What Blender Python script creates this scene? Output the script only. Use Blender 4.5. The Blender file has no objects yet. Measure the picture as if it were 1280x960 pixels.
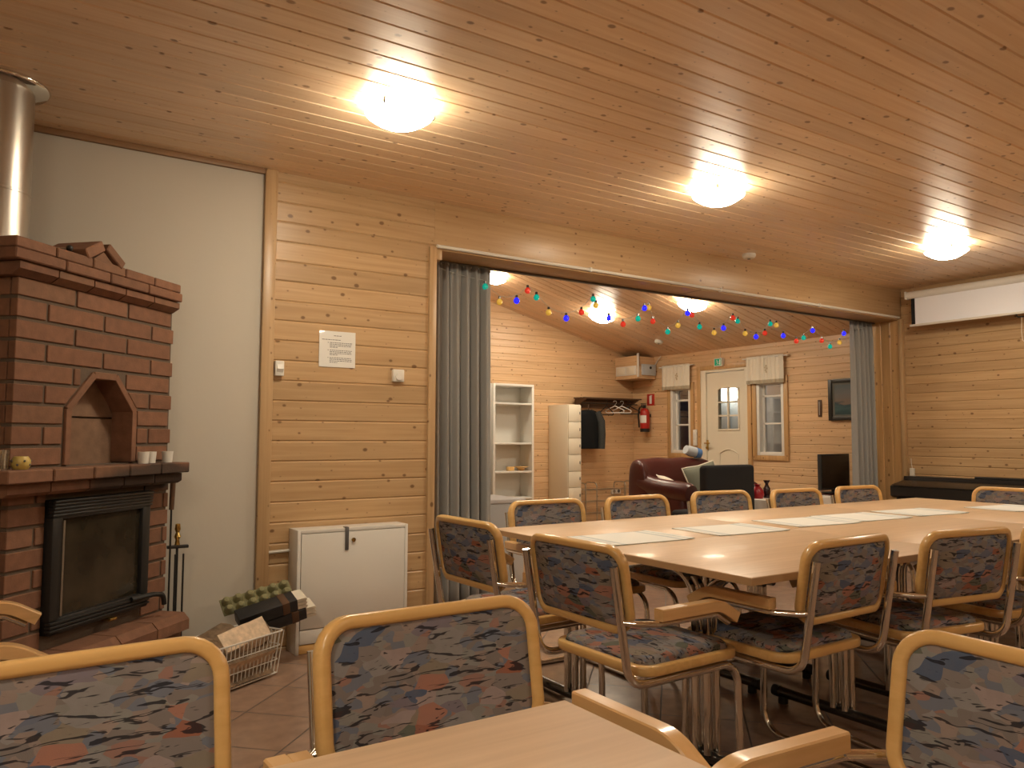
import bpy, bmesh, math, random
from mathutils import Vector, Matrix
random.seed(7)
S = bpy.context.scene
COL = S.collection
R = math.radians
PI = math.pi

# ------------------------------------------------------------------ mesh collecting
class MB:
    def __init__(s):
        s.v = []; s.f = []
    def add(s, v, f):
        o = len(s.v); s.v += [tuple(p) for p in v]; s.f += [tuple(i + o for i in q) for q in f]; return s
    def box(s, a, b):
        x0, y0, z0 = a; x1, y1, z1 = b
        return s.add([(x0,y0,z0),(x1,y0,z0),(x1,y1,z0),(x0,y1,z0),(x0,y0,z1),(x1,y0,z1),(x1,y1,z1),(x0,y1,z1)],
                     [(0,3,2,1),(4,5,6,7),(0,1,5,4),(1,2,6,5),(2,3,7,6),(3,0,4,7)])
    def bm(s, b, M=None):
        b.verts.ensure_lookup_table(); b.verts.index_update()
        v = [(M @ x.co if M else x.co.copy()) for x in b.verts]
        f = [[x.index for x in q.verts] for q in b.faces]
        b.free(); return s.add(v, f)
    def rbox(s, a, b, r=.004, seg=2, M=None):
        c = [(a[i] + b[i]) / 2 for i in range(3)]; d = [abs(b[i] - a[i]) for i in range(3)]
        m = bmesh.new(); bmesh.ops.create_cube(m, size=1)
        for v in m.verts: v.co = Vector((v.co.x * d[0] + c[0], v.co.y * d[1] + c[1], v.co.z * d[2] + c[2]))
        r = min(r, min(d) * .45)
        bmesh.ops.bevel(m, geom=list(m.edges), offset=r, segments=seg, affect='EDGES', profile=.5)
        return s.bm(m, M)
    def tube(s, pts, r, seg=10, closed=False, caps=True):
        P = [Vector(p) for p in pts]; n = len(P)
        T = []
        for i in range(n):
            if closed: t = P[(i+1) % n] - P[i-1]
            else: t = P[min(i+1, n-1)] - P[max(i-1, 0)]
            T.append(t.normalized())
        up = Vector((0,0,1)) if abs(T[0].z) < .9 else Vector((1,0,0))
        N = T[0].cross(up).normalized(); vs = []
        for i in range(n):
            N = (N - T[i] * N.dot(T[i])).normalized(); B = T[i].cross(N)
            rr = r[i] if isinstance(r, (list, tuple)) else r
            for k in range(seg):
                a = 2 * PI * k / seg; vs.append(P[i] + (N * math.cos(a) + B * math.sin(a)) * rr)
        fs = []
        for i in range(n if closed else n - 1):
            for k in range(seg):
                a = i * seg + k; b = i * seg + (k+1) % seg; j = (i+1) % n
                fs.append((a, b, j * seg + (k+1) % seg, j * seg + k))
        if not closed and caps:
            fs.append(tuple(range(seg))[::-1]); fs.append(tuple((n-1) * seg + k for k in range(seg)))
        return s.add(vs, fs)
    def cyl(s, p0, p1, r, seg=20): return s.tube([p0, p1], r, seg)
    def lathe(s, prof, c=(0,0,0), seg=28):
        vs = []; fs = []; n = len(prof)
        for k in range(seg):
            a = 2 * PI * k / seg
            for (r, z) in prof: vs.append((c[0] + r * math.cos(a), c[1] + r * math.sin(a), c[2] + z))
        for k in range(seg):
            j = (k+1) % seg
            for i in range(n-1):
                fs.append((k*n+i, j*n+i, j*n+i+1, k*n+i+1))
        return s.add(vs, fs)
    def prism(s, poly, a, b, axis='z', caps=True):
        n = len(poly)
        def P(p, h):
            return {'z': (p[0], p[1], h), 'y': (p[0], h, p[1]), 'x': (h, p[0], p[1])}[axis]
        vs = [P(p, a) for p in poly] + [P(p, b) for p in poly]
        fs = [(i, (i+1) % n, n + (i+1) % n, n + i) for i in range(n)]
        if caps: fs += [tuple(range(n))[::-1], tuple(range(n, 2*n))]
        return s.add(vs, fs)
    def sphere(s, c, r, u=14, v=9, sc=(1,1,1)):
        m = bmesh.new(); bmesh.ops.create_uvsphere(m, u_segments=u, v_segments=v, radius=1)
        M = Matrix.Translation(c) @ Matrix.Diagonal((r*sc[0], r*sc[1], r*sc[2], 1))
        return s.bm(m, M)
    def sweep(s, frames, prof, closed=True):
        """frames: list of (pos, axisA, axisB); prof: list of (a,b)"""
        n = len(frames); k = len(prof); vs = []
        for p, A, B in frames:
            for a, b in prof: vs.append(Vector(p) + A * a + B * b)
        fs = []
        for i in range(n if closed else n-1):
            j = (i+1) % n
            for q in range(k): fs.append((i*k+q, i*k+(q+1) % k, j*k+(q+1) % k, j*k+q))
        if not closed: fs += [tuple(range(k))[::-1], tuple((n-1)*k+q for q in range(k))]
        return s.add(vs, fs)
    def xf(s, M):
        s.v = [tuple(M @ Vector(p)) for p in s.v]; return s
    def build(s, name, mat, parent=None, smooth=35, loc=None, rot=None):
        me = bpy.data.meshes.new(name); me.from_pydata(s.v, [], s.f)
        b = bmesh.new(); b.from_mesh(me); bmesh.ops.recalc_face_normals(b, faces=b.faces); b.to_mesh(me); b.free()
        if smooth:
            me.shade_smooth(); me.set_sharp_from_angle(angle=R(smooth))
        me.materials.append(mat)
        o = bpy.data.objects.new(name, me); COL.objects.link(o)
        if parent: o.parent = parent
        if loc is not None: o.location = loc
        if rot is not None: o.rotation_euler = rot
        return o

def fillet(pts, rad, n=6):
    P = [Vector(p) for p in pts]; out = [P[0]]
    for i in range(1, len(P)-1):
        r = rad[i-1] if isinstance(rad, (list, tuple)) else rad
        a = (P[i-1]-P[i]); b = (P[i+1]-P[i]); la, lb = a.length, b.length; a.normalize(); b.normalize()
        ang = a.angle(b)
        if r <= 0 or ang > 3.1: out.append(P[i]); continue
        d = min(r / math.tan(ang/2), la*.49, lb*.49); rr = d * math.tan(ang/2)
        bis = (a+b).normalized(); c = P[i] + bis * (rr / math.sin(ang/2))
        s0 = P[i] + a*d - c; s1 = P[i] + b*d - c; tot = s0.angle(s1); ax = s0.cross(s1).normalized()
        for k in range(n+1):
            out.append(c + Matrix.Rotation(tot*k/n, 3, ax) @ s0)
    out.append(P[-1]); return out

def rrect(hw, hh, r, n=6):
    out = []
    for cx, cy, a0 in ((hw-r, hh-r, 0), (-hw+r, hh-r, 90), (-hw+r, -hh+r, 180), (hw-r, -hh+r, 270)):
        for k in range(n+1):
            a = R(a0 + 90*k/n); out.append((cx + r*math.cos(a), cy + r*math.sin(a)))
    return out

def tag(o, label=None, cat=None, group=None, kind=None):
    if label: o['label'] = label
    if cat: o['category'] = cat
    if group: o['group'] = group
    if kind: o['kind'] = kind
    return o
def thing(name, label, cat, loc=(0,0,0), rz=0, group=None):
    o = bpy.data.objects.new(name, None); COL.objects.link(o)
    o.location = loc; o.rotation_euler = (0, 0, rz); o.empty_display_size = .05
    return tag(o, label, cat, group)
def struct(name, mb, mat, parent=None, smooth=35):
    o = mb.build(name, mat, parent, smooth)
    if not parent: o['kind'] = 'structure'
    return o
def dup(o, label=None, loc=None, rz=None, group=None):
    c = o.copy(); COL.objects.link(c)
    if label: c['label'] = label
    if loc is not None: c.location = loc
    if rz is not None: c.rotation_euler = (0, 0, rz)
    if group: c['group'] = group
    for ch in list(o.children):
        d = ch.copy(); COL.objects.link(d); d.parent = c
        for g in list(ch.children):
            e = g.copy(); COL.objects.link(e); e.parent = d
    return c

# ------------------------------------------------------------------ materials
def newmat(name):
    m = bpy.data.materials.new(name); m.use_nodes = True
    nt = m.node_tree; b = nt.nodes['Principled BSDF']
    return m, nt, b
def N(nt, t, **k):
    n = nt.nodes.new(t)
    for a, v in k.items():
        if a in n.inputs.keys() if hasattr(n.inputs, 'keys') else False: n.inputs[a].default_value = v
        else: setattr(n, a, v)
    return n
def L(nt, a, b): nt.links.new(a, b)
def plain(name, col, rough=.5, metal=0, coat=0, spec=.5, bump=0, bscale=200, vary=0, vscale=8):
    m, nt, b = newmat(name)
    b.inputs['Base Color'].default_value = (*col, 1); b.inputs['Roughness'].default_value = rough
    b.inputs['Metallic'].default_value = metal; b.inputs['Coat Weight'].default_value = coat
    b.inputs['Specular IOR Level'].default_value = spec
    tc = N(nt, 'ShaderNodeTexCoord')
    if vary:
        n = N(nt, 'ShaderNodeTexNoise'); n.inputs['Scale'].default_value = vscale; n.inputs['Detail'].default_value = 4
        L(nt, tc.outputs['Object'], n.inputs['Vector'])
        r = N(nt, 'ShaderNodeValToRGB')
        r.color_ramp.elements[0].color = (*[c*(1-vary) for c in col], 1); r.color_ramp.elements[0].position = .3
        r.color_ramp.elements[1].color = (*[min(1, c*(1+vary)) for c in col], 1); r.color_ramp.elements[1].position = .7
        L(nt, n.outputs['Fac'], r.inputs['Fac']); L(nt, r.outputs['Color'], b.inputs['Base Color'])
    if bump:
        n = N(nt, 'ShaderNodeTexNoise'); n.inputs['Scale'].default_value = bscale; n.inputs['Detail'].default_value = 3
        L(nt, tc.outputs['Object'], n.inputs['Vector'])
        q = N(nt, 'ShaderNodeBump'); q.inputs['Strength'].default_value = bump; q.inputs['Distance'].default_value = .003
        L(nt, n.outputs['Fac'], q.inputs['Height']); L(nt, q.outputs['Normal'], b.inputs['Normal'])
    return m
def math_node(nt, op, a, b=None, c=None):
    n = N(nt, 'ShaderNodeMath', operation=op)
    for i, v in enumerate((a, b, c)):
        if v is None: continue
        if isinstance(v, (int, float)): n.inputs[i].default_value = v
        else: L(nt, v, n.inputs[i])
    return n.outputs[0]
def mixc(nt, f, a, b, mode='MIX'):
    n = N(nt, 'ShaderNodeMix', data_type='RGBA', blend_type=mode)
    for sock, v in ((n.inputs[0], f), (n.inputs[6], a), (n.inputs[7], b)):
        if isinstance(v, (int, float)): sock.default_value = v
        elif isinstance(v, tuple): sock.default_value = (*v, 1)
        else: L(nt, v, sock)
    return n.outputs[2]

KS = .105
def pine(name, along, across, bw, off, c0, c1, rough=.35, coat=.0, knots=1.0, third=None, tint=1.0):
    """varnished pine boards: along / across are axis indices of the board's length and width"""
    m, nt, b = newmat(name)
    tc = N(nt, 'ShaderNodeTexCoord'); sp = N(nt, 'ShaderNodeSeparateXYZ'); L(nt, tc.outputs['Object'], sp.inputs[0])
    u = sp.outputs[along]; w = sp.outputs[across]
    t = math_node(nt, 'DIVIDE', math_node(nt, 'SUBTRACT', w, off), bw)
    idx = math_node(nt, 'FLOOR', t)
    wn = N(nt, 'ShaderNodeTexWhiteNoise', noise_dimensions='1D'); L(nt, idx, wn.inputs['W'])
    shift = math_node(nt, 'MULTIPLY', wn.outputs['Value'], 37.0)
    us = math_node(nt, 'ADD', u, shift)
    cv = N(nt, 'ShaderNodeCombineXYZ'); L(nt, us, cv.inputs[0]); L(nt, w, cv.inputs[1]); L(nt, idx, cv.inputs[2])
    # grain
    mp = N(nt, 'ShaderNodeMapping'); mp.inputs['Scale'].default_value = (1.6, 42, 1); L(nt, cv.outputs[0], mp.inputs[0])
    g = N(nt, 'ShaderNodeTexNoise'); g.inputs['Scale'].default_value = 1.0; g.inputs['Detail'].default_value = 4; g.inputs['Distortion'].default_value = .6
    L(nt, mp.outputs[0], g.inputs['Vector'])
    ramp = N(nt, 'ShaderNodeValToRGB'); ramp.color_ramp.elements[0].position = .32; ramp.color_ramp.elements[1].position = .68
    ramp.color_ramp.elements[0].color = (*c0, 1); ramp.color_ramp.elements[1].color = (*c1, 1)
    L(nt, g.outputs['Fac'], ramp.inputs['Fac'])
    hv = N(nt, 'ShaderNodeHueSaturation'); L(nt, ramp.outputs['Color'], hv.inputs['Color'])
    L(nt, math_node(nt, 'MULTIPLY_ADD', wn.outputs['Value'], .18, .90), hv.inputs['Value'])
    col = hv.outputs['Color']
    # knots
    mk = N(nt, 'ShaderNodeMapping'); mk.inputs['Scale'].default_value = (7.5, 10.5, 1); L(nt, cv.outputs[0], mk.inputs[0])
    nk = N(nt, 'ShaderNodeTexNoise'); nk.inputs['Scale'].default_value = 3; L(nt, mk.outputs[0], nk.inputs['Vector'])
    vk = N(nt, 'ShaderNodeTexVoronoi', feature='F1', voronoi_dimensions='2D'); vk.inputs['Scale'].default_value = 1
    L(nt, mk.outputs[0], vk.inputs['Vector'])
    sepc = N(nt, 'ShaderNodeSeparateColor'); L(nt, vk.outputs['Color'], sepc.inputs[0])
    size = math_node(nt, 'MULTIPLY', math_node(nt, 'POWER', sepc.outputs[0], 2.5), KS * knots)
    d = math_node(nt, 'ADD', vk.outputs['Distance'], math_node(nt, 'MULTIPLY', math_node(nt, 'SUBTRACT', nk.outputs['Fac'], .5), .06))
    kf = math_node(nt, 'SMOOTHSTEP' if False else 'SUBTRACT', size, d)
    mr = N(nt, 'ShaderNodeMapRange', interpolation_type='SMOOTHSTEP'); mr.inputs['From Min'].default_value = -.05; mr.inputs['From Max'].default_value = .03
    L(nt, kf, mr.inputs['Value'])
    dark = (c0[0]*.33, c0[1]*.24, c0[2]*.18)
    col = mixc(nt, math_node(nt, 'MULTIPLY', mr.outputs[0], .85), col, dark)
    L(nt, col, b.inputs['Base Color'])
    b.inputs['Roughness'].default_value = rough; b.inputs['Coat Weight'].default_value = coat; b.inputs['Coat Roughness'].default_value = .24
    bp = N(nt, 'ShaderNodeBump'); bp.inputs['Strength'].default_value = .12; bp.inputs['Distance'].default_value = .002
    L(nt, g.outputs['Fac'], bp.inputs['Height']); L(nt, bp.outputs['Normal'], b.inputs['Normal'])
    return m

def beech(name, c0, c1, axis=0, rough=.3, coat=.3, scale=1.0):
    m, nt, b = newmat(name)
    tc = N(nt, 'ShaderNodeTexCoord'); mp = N(nt, 'ShaderNodeMapping')
    sc = [60*scale, 60*scale, 60*scale]; sc[axis] = 3*scale; mp.inputs['Scale'].default_value = sc
    L(nt, tc.outputs['Object'], mp.inputs[0])
    g = N(nt, 'ShaderNodeTexNoise'); g.inputs['Scale'].default_value = 1; g.inputs['Detail'].default_value = 3; g.inputs['Distortion'].default_value = .3
    L(nt, mp.outputs[0], g.inputs['Vector'])
    r = N(nt, 'ShaderNodeValToRGB'); r.color_ramp.elements[0].position = .3; r.color_ramp.elements[1].position = .7
    r.color_ramp.elements[0].color = (*c0, 1); r.color_ramp.elements[1].color = (*c1, 1)
    L(nt, g.outputs['Fac'], r.inputs['Fac']); L(nt, r.outputs['Color'], b.inputs['Base Color'])
    b.inputs['Roughness'].default_value = rough; b.inputs['Coat Weight'].default_value = coat; b.inputs['Coat Roughness'].default_value = .12
    return m

def fabric_mat():
    m, nt, b = newmat('patchwork_fabric')
    tc = N(nt, 'ShaderNodeTexCoord'); mp = N(nt, 'ShaderNodeMapping'); mp.inputs['Scale'].default_value = (1, 1.3, 1.9)
    L(nt, tc.outputs['Object'], mp.inputs[0])
    nz = N(nt, 'ShaderNodeTexNoise'); nz.inputs['Scale'].default_value = 14; nz.inputs['Detail'].default_value = 2
    L(nt, mp.outputs[0], nz.inputs['Vector'])
    va = N(nt, 'ShaderNodeVectorMath', operation='MULTIPLY_ADD'); va.inputs[1].default_value = (.035, .035, .035)
    L(nt, nz.outputs['Color'], va.inputs[0]); L(nt, mp.outputs[0], va.inputs[2])
    def cells(scale):
        v = N(nt, 'ShaderNodeTexVoronoi', feature='F1'); v.inputs['Scale'].default_value = scale; L(nt, va.outputs[0], v.inputs['Vector'])
        sc = N(nt, 'ShaderNodeSeparateColor'); L(nt, v.outputs['Color'], sc.inputs[0]); return sc
    a = cells(21); b2 = cells(40)
    r = N(nt, 'ShaderNodeValToRGB'); r.color_ramp.interpolation = 'CONSTANT'
    cols = [(.0,(0.237,0.210,0.207)),(.14,(0.341,0.268,0.240)),(.26,(0.138,0.166,0.252)),(.37,(0.268,0.230,0.182)),(.50,(0.415,0.192,0.139)),(.58,(0.286,0.280,0.286)),(.70,(0.208,0.181,0.233)),(.80,(0.121,0.139,0.111)),(.86,(0.344,0.125,0.075)),(.91,(0.374,0.301,0.299)),(.96,(0.076,0.115,0.206))]
    e = r.color_ramp.elements
    while len(e) < len(cols): e.new(.5)
    for i, (p, c) in enumerate(cols): e[i].position = p; e[i].color = (*c, 1)
    L(nt, a.outputs[0], r.inputs['Fac'])
    r2 = N(nt, 'ShaderNodeValToRGB'); r2.color_ramp.interpolation = 'CONSTANT'
    e = r2.color_ramp.elements
    c2 = [(.0,(0.221,0.193,0.188)),(.3,(0.304,0.243,0.221)),(.5,(0.166,0.192,0.259)),(.7,(0.261,0.264,0.256)),(.88,(0.335,0.179,0.147))]
    while len(e) < len(c2): e.new(.5)
    for i, (p, c) in enumerate(c2): e[i].position = p; e[i].color = (*c, 1)
    L(nt, b2.outputs[1], r2.inputs['Fac'])
    sel = math_node(nt, 'GREATER_THAN', a.outputs[2], .55)
    col = mixc(nt, sel, r.outputs['Color'], r2.outputs['Color'])
    # watercolour wash
    w = N(nt, 'ShaderNodeTexNoise'); w.inputs['Scale'].default_value = 55; w.inputs['Detail'].default_value = 3; L(nt, tc.outputs['Object'], w.inputs['Vector'])
    col = mixc(nt, math_node(nt, 'MULTIPLY', w.outputs['Fac'], .45), col, (.175,.155,.15))
    # brush strokes
    mp2 = N(nt, 'ShaderNodeMapping'); mp2.inputs['Scale'].default_value = (13, 34, 46); L(nt, va.outputs[0], mp2.inputs[0])
    s1 = N(nt, 'ShaderNodeTexNoise'); s1.inputs['Scale'].default_value = 1; s1.inputs['Detail'].default_value = 2; s1.inputs['Distortion'].default_value = 1.4
    L(nt, mp2.outputs[0], s1.inputs['Vector'])
    st = N(nt, 'ShaderNodeMapRange'); st.inputs['From Min'].default_value = .59; st.inputs['From Max'].default_value = .615; L(nt, s1.outputs['Fac'], st.inputs['Value'])
    col = mixc(nt, math_node(nt, 'MULTIPLY', st.outputs[0], .88), col, (.018,.017,.024))
    L(nt, col, b.inputs['Base Color']); b.inputs['Roughness'].default_value = .9; b.inputs['Specular IOR Level'].default_value = .2
    f = N(nt, 'ShaderNodeTexNoise'); f.inputs['Scale'].default_value = 700; L(nt, tc.outputs['Object'], f.inputs['Vector'])
    q = N(nt, 'ShaderNodeBump'); q.inputs['Strength'].default_value = .3; q.inputs['Distance'].default_value = .001
    L(nt, f.outputs['Fac'], q.inputs['Height']); L(nt, q.outputs['Normal'], b.inputs['Normal'])
    return m

def island_mat(name, cols, rough=.8, bump=.3, bscale=120, stain=None):
    """a colour per separate brick or log (random per island), with a little mottling"""
    m, nt, b = newmat(name)
    ge = N(nt, 'ShaderNodeNewGeometry'); tc = N(nt, 'ShaderNodeTexCoord')
    r = N(nt, 'ShaderNodeValToRGB'); e = r.color_ramp.elements
    while len(e) < len(cols): e.new(.5)
    for i, c in enumerate(cols): e[i].position = i/(len(cols)-1); e[i].color = (*c, 1)
    L(nt, ge.outputs['Random Per Island'], r.inputs['Fac'])
    n = N(nt, 'ShaderNodeTexNoise'); n.inputs['Scale'].default_value = 25; n.inputs['Detail'].default_value = 4; L(nt, tc.outputs['Object'], n.inputs['Vector'])
    hv = N(nt, 'ShaderNodeHueSaturation'); L(nt, r.outputs['Color'], hv.inputs['Color'])
    L(nt, math_node(nt, 'MULTIPLY_ADD', n.outputs['Fac'], .7, .65), hv.inputs['Value'])
    col = hv.outputs['Color']
    if stain: col = stain(nt, tc, col)
    L(nt, col, b.inputs['Base Color']); b.inputs['Roughness'].default_value = rough
    f = N(nt, 'ShaderNodeTexNoise'); f.inputs['Scale'].default_value = bscale; f.inputs['Detail'].default_value = 4; L(nt, tc.outputs['Object'], f.inputs['Vector'])
    q = N(nt, 'ShaderNodeBump'); q.inputs['Strength'].default_value = bump; q.inputs['Distance'].default_value = .003
    L(nt, f.outputs['Fac'], q.inputs['Height']); L(nt, q.outputs['Normal'], b.inputs['Normal'])
    return m

def emit(name, col, strength, base=None):
    m, nt, b = newmat(name)
    b.inputs['Base Color'].default_value = (*(base or col), 1); b.inputs['Roughness'].default_value = .2
    b.inputs['Emission Color'].default_value = (*col, 1); b.inputs['Emission Strength'].default_value = strength
    return m
def glassy(name, col=(1,1,1), mixf=.12, rough=.02, tint=(1,1,1)):
    m, nt, b = newmat(name); nt.nodes.remove(b); out = nt.nodes['Material Output']
    t = N(nt, 'ShaderNodeBsdfTransparent'); t.inputs[0].default_value = (*tint, 1)
    g = N(nt, 'ShaderNodeBsdfGlossy'); g.inputs['Color'].default_value = (*col, 1); g.inputs['Roughness'].default_value = rough
    mx = N(nt, 'ShaderNodeMixShader'); mx.inputs[0].default_value = mixf
    L(nt, t.outputs[0], mx.inputs[1]); L(nt, g.outputs[0], mx.inputs[2]); L(nt, mx.outputs[0], out.inputs[0]); return m

def floor_tile_mat():
    m, nt, b = newmat('terracotta_tile')
    tc = N(nt, 'ShaderNodeTexCoord'); mp = N(nt, 'ShaderNodeMapping'); mp.inputs['Rotation'].default_value = (0, 0, R(45)); mp.inputs['Location'].default_value = (.06, .02, 0)
    L(nt, tc.outputs['Object'], mp.inputs[0])
    br = N(nt, 'ShaderNodeTexBrick'); br.offset = 0; br.squash = 1
    br.inputs['Scale'].default_value = 1; br.inputs['Brick Width'].default_value = .33; br.inputs['Row Height'].default_value = .33
    br.inputs['Mortar Size'].default_value = .0035; br.inputs['Mortar Smooth'].default_value = .2
    br.inputs['Color1'].default_value = (.33,.215,.155,1); br.inputs['Color2'].default_value = (.28,.18,.13,1); br.inputs['Mortar'].default_value = (.10,.07,.055,1)
    L(nt, mp.outputs[0], br.inputs['Vector'])
    n = N(nt, 'ShaderNodeTexNoise'); n.inputs['Scale'].default_value = 14; n.inputs['Detail'].default_value = 5; L(nt, tc.outputs['Object'], n.inputs['Vector'])
    hv = N(nt, 'ShaderNodeHueSaturation'); L(nt, br.outputs['Color'], hv.inputs['Color'])
    L(nt, math_node(nt, 'MULTIPLY_ADD', n.outputs['Fac'], .6, .7), hv.inputs['Value'])
    L(nt, hv.outputs['Color'], b.inputs['Base Color'])
    rr = math_node(nt, 'MULTIPLY_ADD', br.outputs['Fac'], .4, .22); L(nt, rr, b.inputs['Roughness'])
    q = N(nt, 'ShaderNodeBump'); q.inputs['Strength'].default_value = .4; q.inputs['Distance'].default_value = .003; q.invert = True
    L(nt, br.outputs['Fac'], q.inputs['Height']); L(nt, q.outputs['Normal'], b.inputs['Normal'])
    return m

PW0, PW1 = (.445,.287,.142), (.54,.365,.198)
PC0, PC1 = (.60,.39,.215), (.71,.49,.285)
BWA, BWB = .1077, .0845
M = {}
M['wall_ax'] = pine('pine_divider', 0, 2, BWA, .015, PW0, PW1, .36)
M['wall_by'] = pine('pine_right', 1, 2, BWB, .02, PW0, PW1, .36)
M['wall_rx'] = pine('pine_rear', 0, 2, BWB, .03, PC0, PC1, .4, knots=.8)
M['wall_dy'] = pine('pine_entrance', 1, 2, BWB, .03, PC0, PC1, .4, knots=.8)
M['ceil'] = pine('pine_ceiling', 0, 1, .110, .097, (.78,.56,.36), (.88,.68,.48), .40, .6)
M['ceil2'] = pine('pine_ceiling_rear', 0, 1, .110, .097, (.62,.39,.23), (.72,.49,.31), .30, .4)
M['beam'] = pine('pine_beam', 0, 2, .7, 2.0, PW0, PW1, .36, knots=.7)
M['post'] = pine('pine_post', 2, 0, .2, .05, PW0, PW1, .36)
M['posty'] = pine('pine_jamb', 2, 1, .095, 4.134, (.46,.27,.11), (.58,.36,.165), .36)
M['plaster'] = plain('white_plaster', (.56,.525,.455), .85, bump=.15, bscale=40)
M['tile'] = floor_tile_mat()
M['laminate'] = pine('laminate_floor', 0, 1, .19, 0, (.42,.24,.11), (.50,.30,.15), .3, knots=.3)
M['frame'] = beech('varnished_beech', (.66,.40,.14), (.74,.47,.185), 0, .28, .4)
M['armwood'] = beech('arm_beech', (.64,.39,.165), (.73,.46,.22), 1, .28, .5)
M['top'] = beech('beech_laminate', (.60,.41,.245), (.68,.48,.30), 0, .40, .1)
M['edge'] = plain('table_edge', (.46,.29,.15), .45)
M['fabric'] = fabric_mat()
M['chrome'] = plain('chrome', (.78,.76,.72), .10, 1)
M['darkmetal'] = plain('black_metal', (.018,.018,.018), .38, 0)
M['dkchrome'] = plain('dark_tube', (.10,.095,.09), .25, .8)
M['blackplastic'] = plain('black_plastic', (.012,.012,.012), .45)
M['white'] = plain('white_paint', (.74,.72,.67), .4)
M['cream'] = plain('cream_paint', (.74,.68,.55), .42)
M['whiteplastic'] = plain('white_plastic', (.72,.70,.64), .35)
M['greylatch'] = plain('grey_metal', (.16,.16,.16), .4, .6)
M['brass'] = plain('brass', (.60,.42,.14), .25, 1)
M['steel'] = plain('brushed_steel', (.58,.55,.50), .30, 1, bump=.05, bscale=300)
M['curtain'] = plain('grey_curtain', (.33,.33,.32), .95, bump=.25, bscale=500, spec=.15)
M['paper'] = plain('paper', (.80,.79,.75), .25, coat=.6)
M['ink'] = plain('ink', (.10,.10,.11), .6)
M['mortar'] = plain('mortar', (.125,.09,.065), .95, bump=.5, bscale=150)

def soot(nt, tc, col):
    # soot above the stove door: a smear with its own outline on the bricks and mantel
    sp = N(nt, 'ShaderNodeSeparateXYZ'); L(nt, tc.outputs['Object'], sp.inputs[0])
    n = N(nt, 'ShaderNodeTexNoise'); n.inputs['Scale'].default_value = 7; L(nt, tc.outputs['Object'], n.inputs['Vector'])
    dx = math_node(nt, 'DIVIDE', math_node(nt, 'SUBTRACT', sp.outputs[0], .62), .38)
    dz = math_node(nt, 'DIVIDE', math_node(nt, 'SUBTRACT', sp.outputs[2], .93), .075)
    d = math_node(nt, 'SQRT', math_node(nt, 'ADD', math_node(nt, 'POWER', dx, 2), math_node(nt, 'POWER', dz, 2)))
    d = math_node(nt, 'ADD', d, math_node(nt, 'MULTIPLY', math_node(nt, 'SUBTRACT', n.outputs['Fac'], .5), .9))
    mr = N(nt, 'ShaderNodeMapRange', interpolation_type='SMOOTHSTEP'); mr.inputs['From Min'].default_value = 1.25; mr.inputs['From Max'].default_value = .75
    L(nt, d, mr.inputs['Value'])
    return mixc(nt, math_node(nt, 'MULTIPLY', mr.outputs[0], .85), col, (.03,.024,.02))
BR = [(.175,.080,.045), (.215,.102,.058), (.19,.088,.05), (.23,.113,.066), (.16,.072,.041), (.205,.105,.06)]
M['brick'] = island_mat('red_brick', BR, .82, stain=soot)
M['nichebrick'] = island_mat('niche_brick', [(.20,.115,.07), (.22,.13,.08)], .85)
M['log'] = island_mat('split_log', [(.42,.29,.18), (.36,.24,.14), (.46,.34,.22)], .85)
M['bark'] = plain('log_bark', (.17,.115,.07), .9, bump=.8, bscale=60, vary=.4, vscale=30)
M['cut'] = plain('split_wood', (.64,.50,.36), .8, bump=.5, bscale=80, vary=.2, vscale=40)
M['sootglass'] = plain('sooty_glass', (.030,.024,.015), .12, vary=.6, vscale=5)
M['lampglass'] = emit('lamp_glass', (1,.885,.68), 80, (.9,.9,.85))
M['lampinner'] = emit('lamp_inner', (1,.885,.68), 26)
M['windowglass'] = glassy('window_glass', (1,1,1), .16, .03)
M['frosted'] = glassy('frosted_glass', (1,1,1), .14, .25, (.8,.82,.8))
M['clearglass'] = glassy('clear_glass', (1,1,1), .18, .03, (.85,.85,.82))
M['votive'] = plain('white_frosted_cup', (.74,.72,.67), .35)
M['leather'] = plain('dark_red_leather', (.075,.016,.014), .33, bump=.25, bscale=90)
M['linen'] = plain('linen', (.74,.69,.58), .95, bump=.3, bscale=300)
M['greengrey'] = plain('grey_green_cloth', (.17,.18,.14), .95)
M['blackcloth'] = plain('black_cloth', (.014,.014,.016), .95)
M['coat'] = plain('dark_coat', (.010,.011,.012), .95, spec=.15, bump=.5, bscale=40)
M['red'] = plain('extinguisher_red', (.42,.02,.015), .3)
M['signred'] = plain('sign_red', (.50,.03,.02), .5)
M['green'] = plain('sign_green', (.01,.14,.07), .4)
M['bluecloth'] = plain('blue_cloth', (.10,.22,.50), .7)
M['palegrey'] = plain('pale_grey', (.50,.53,.56), .7)
M['cardboard'] = plain('cardboard', (.36,.24,.13), .9, vary=.15)
M['blackcard'] = plain('black_card', (.012,.012,.014), .5)
M['egg'] = plain('egg_carton_pulp', (.24,.23,.12), .95, bump=.4, bscale=80)
M['brownwood'] = plain('dark_brown_wood', (.10,.05,.025), .5)
M['candle'] = plain('candle_wax', (.85,.80,.68), .5)
M['paint_sky'] = None

# ------------------------------------------------------------------ setting
ZC, YA, XB = 2.545, 4.134, 7.19
YBK = 4.45                  # back face of the beam
XD, YR = 7.25, 8.0          # entrance wall, rear wall
XL, YF = -1.9, -2.6

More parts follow.
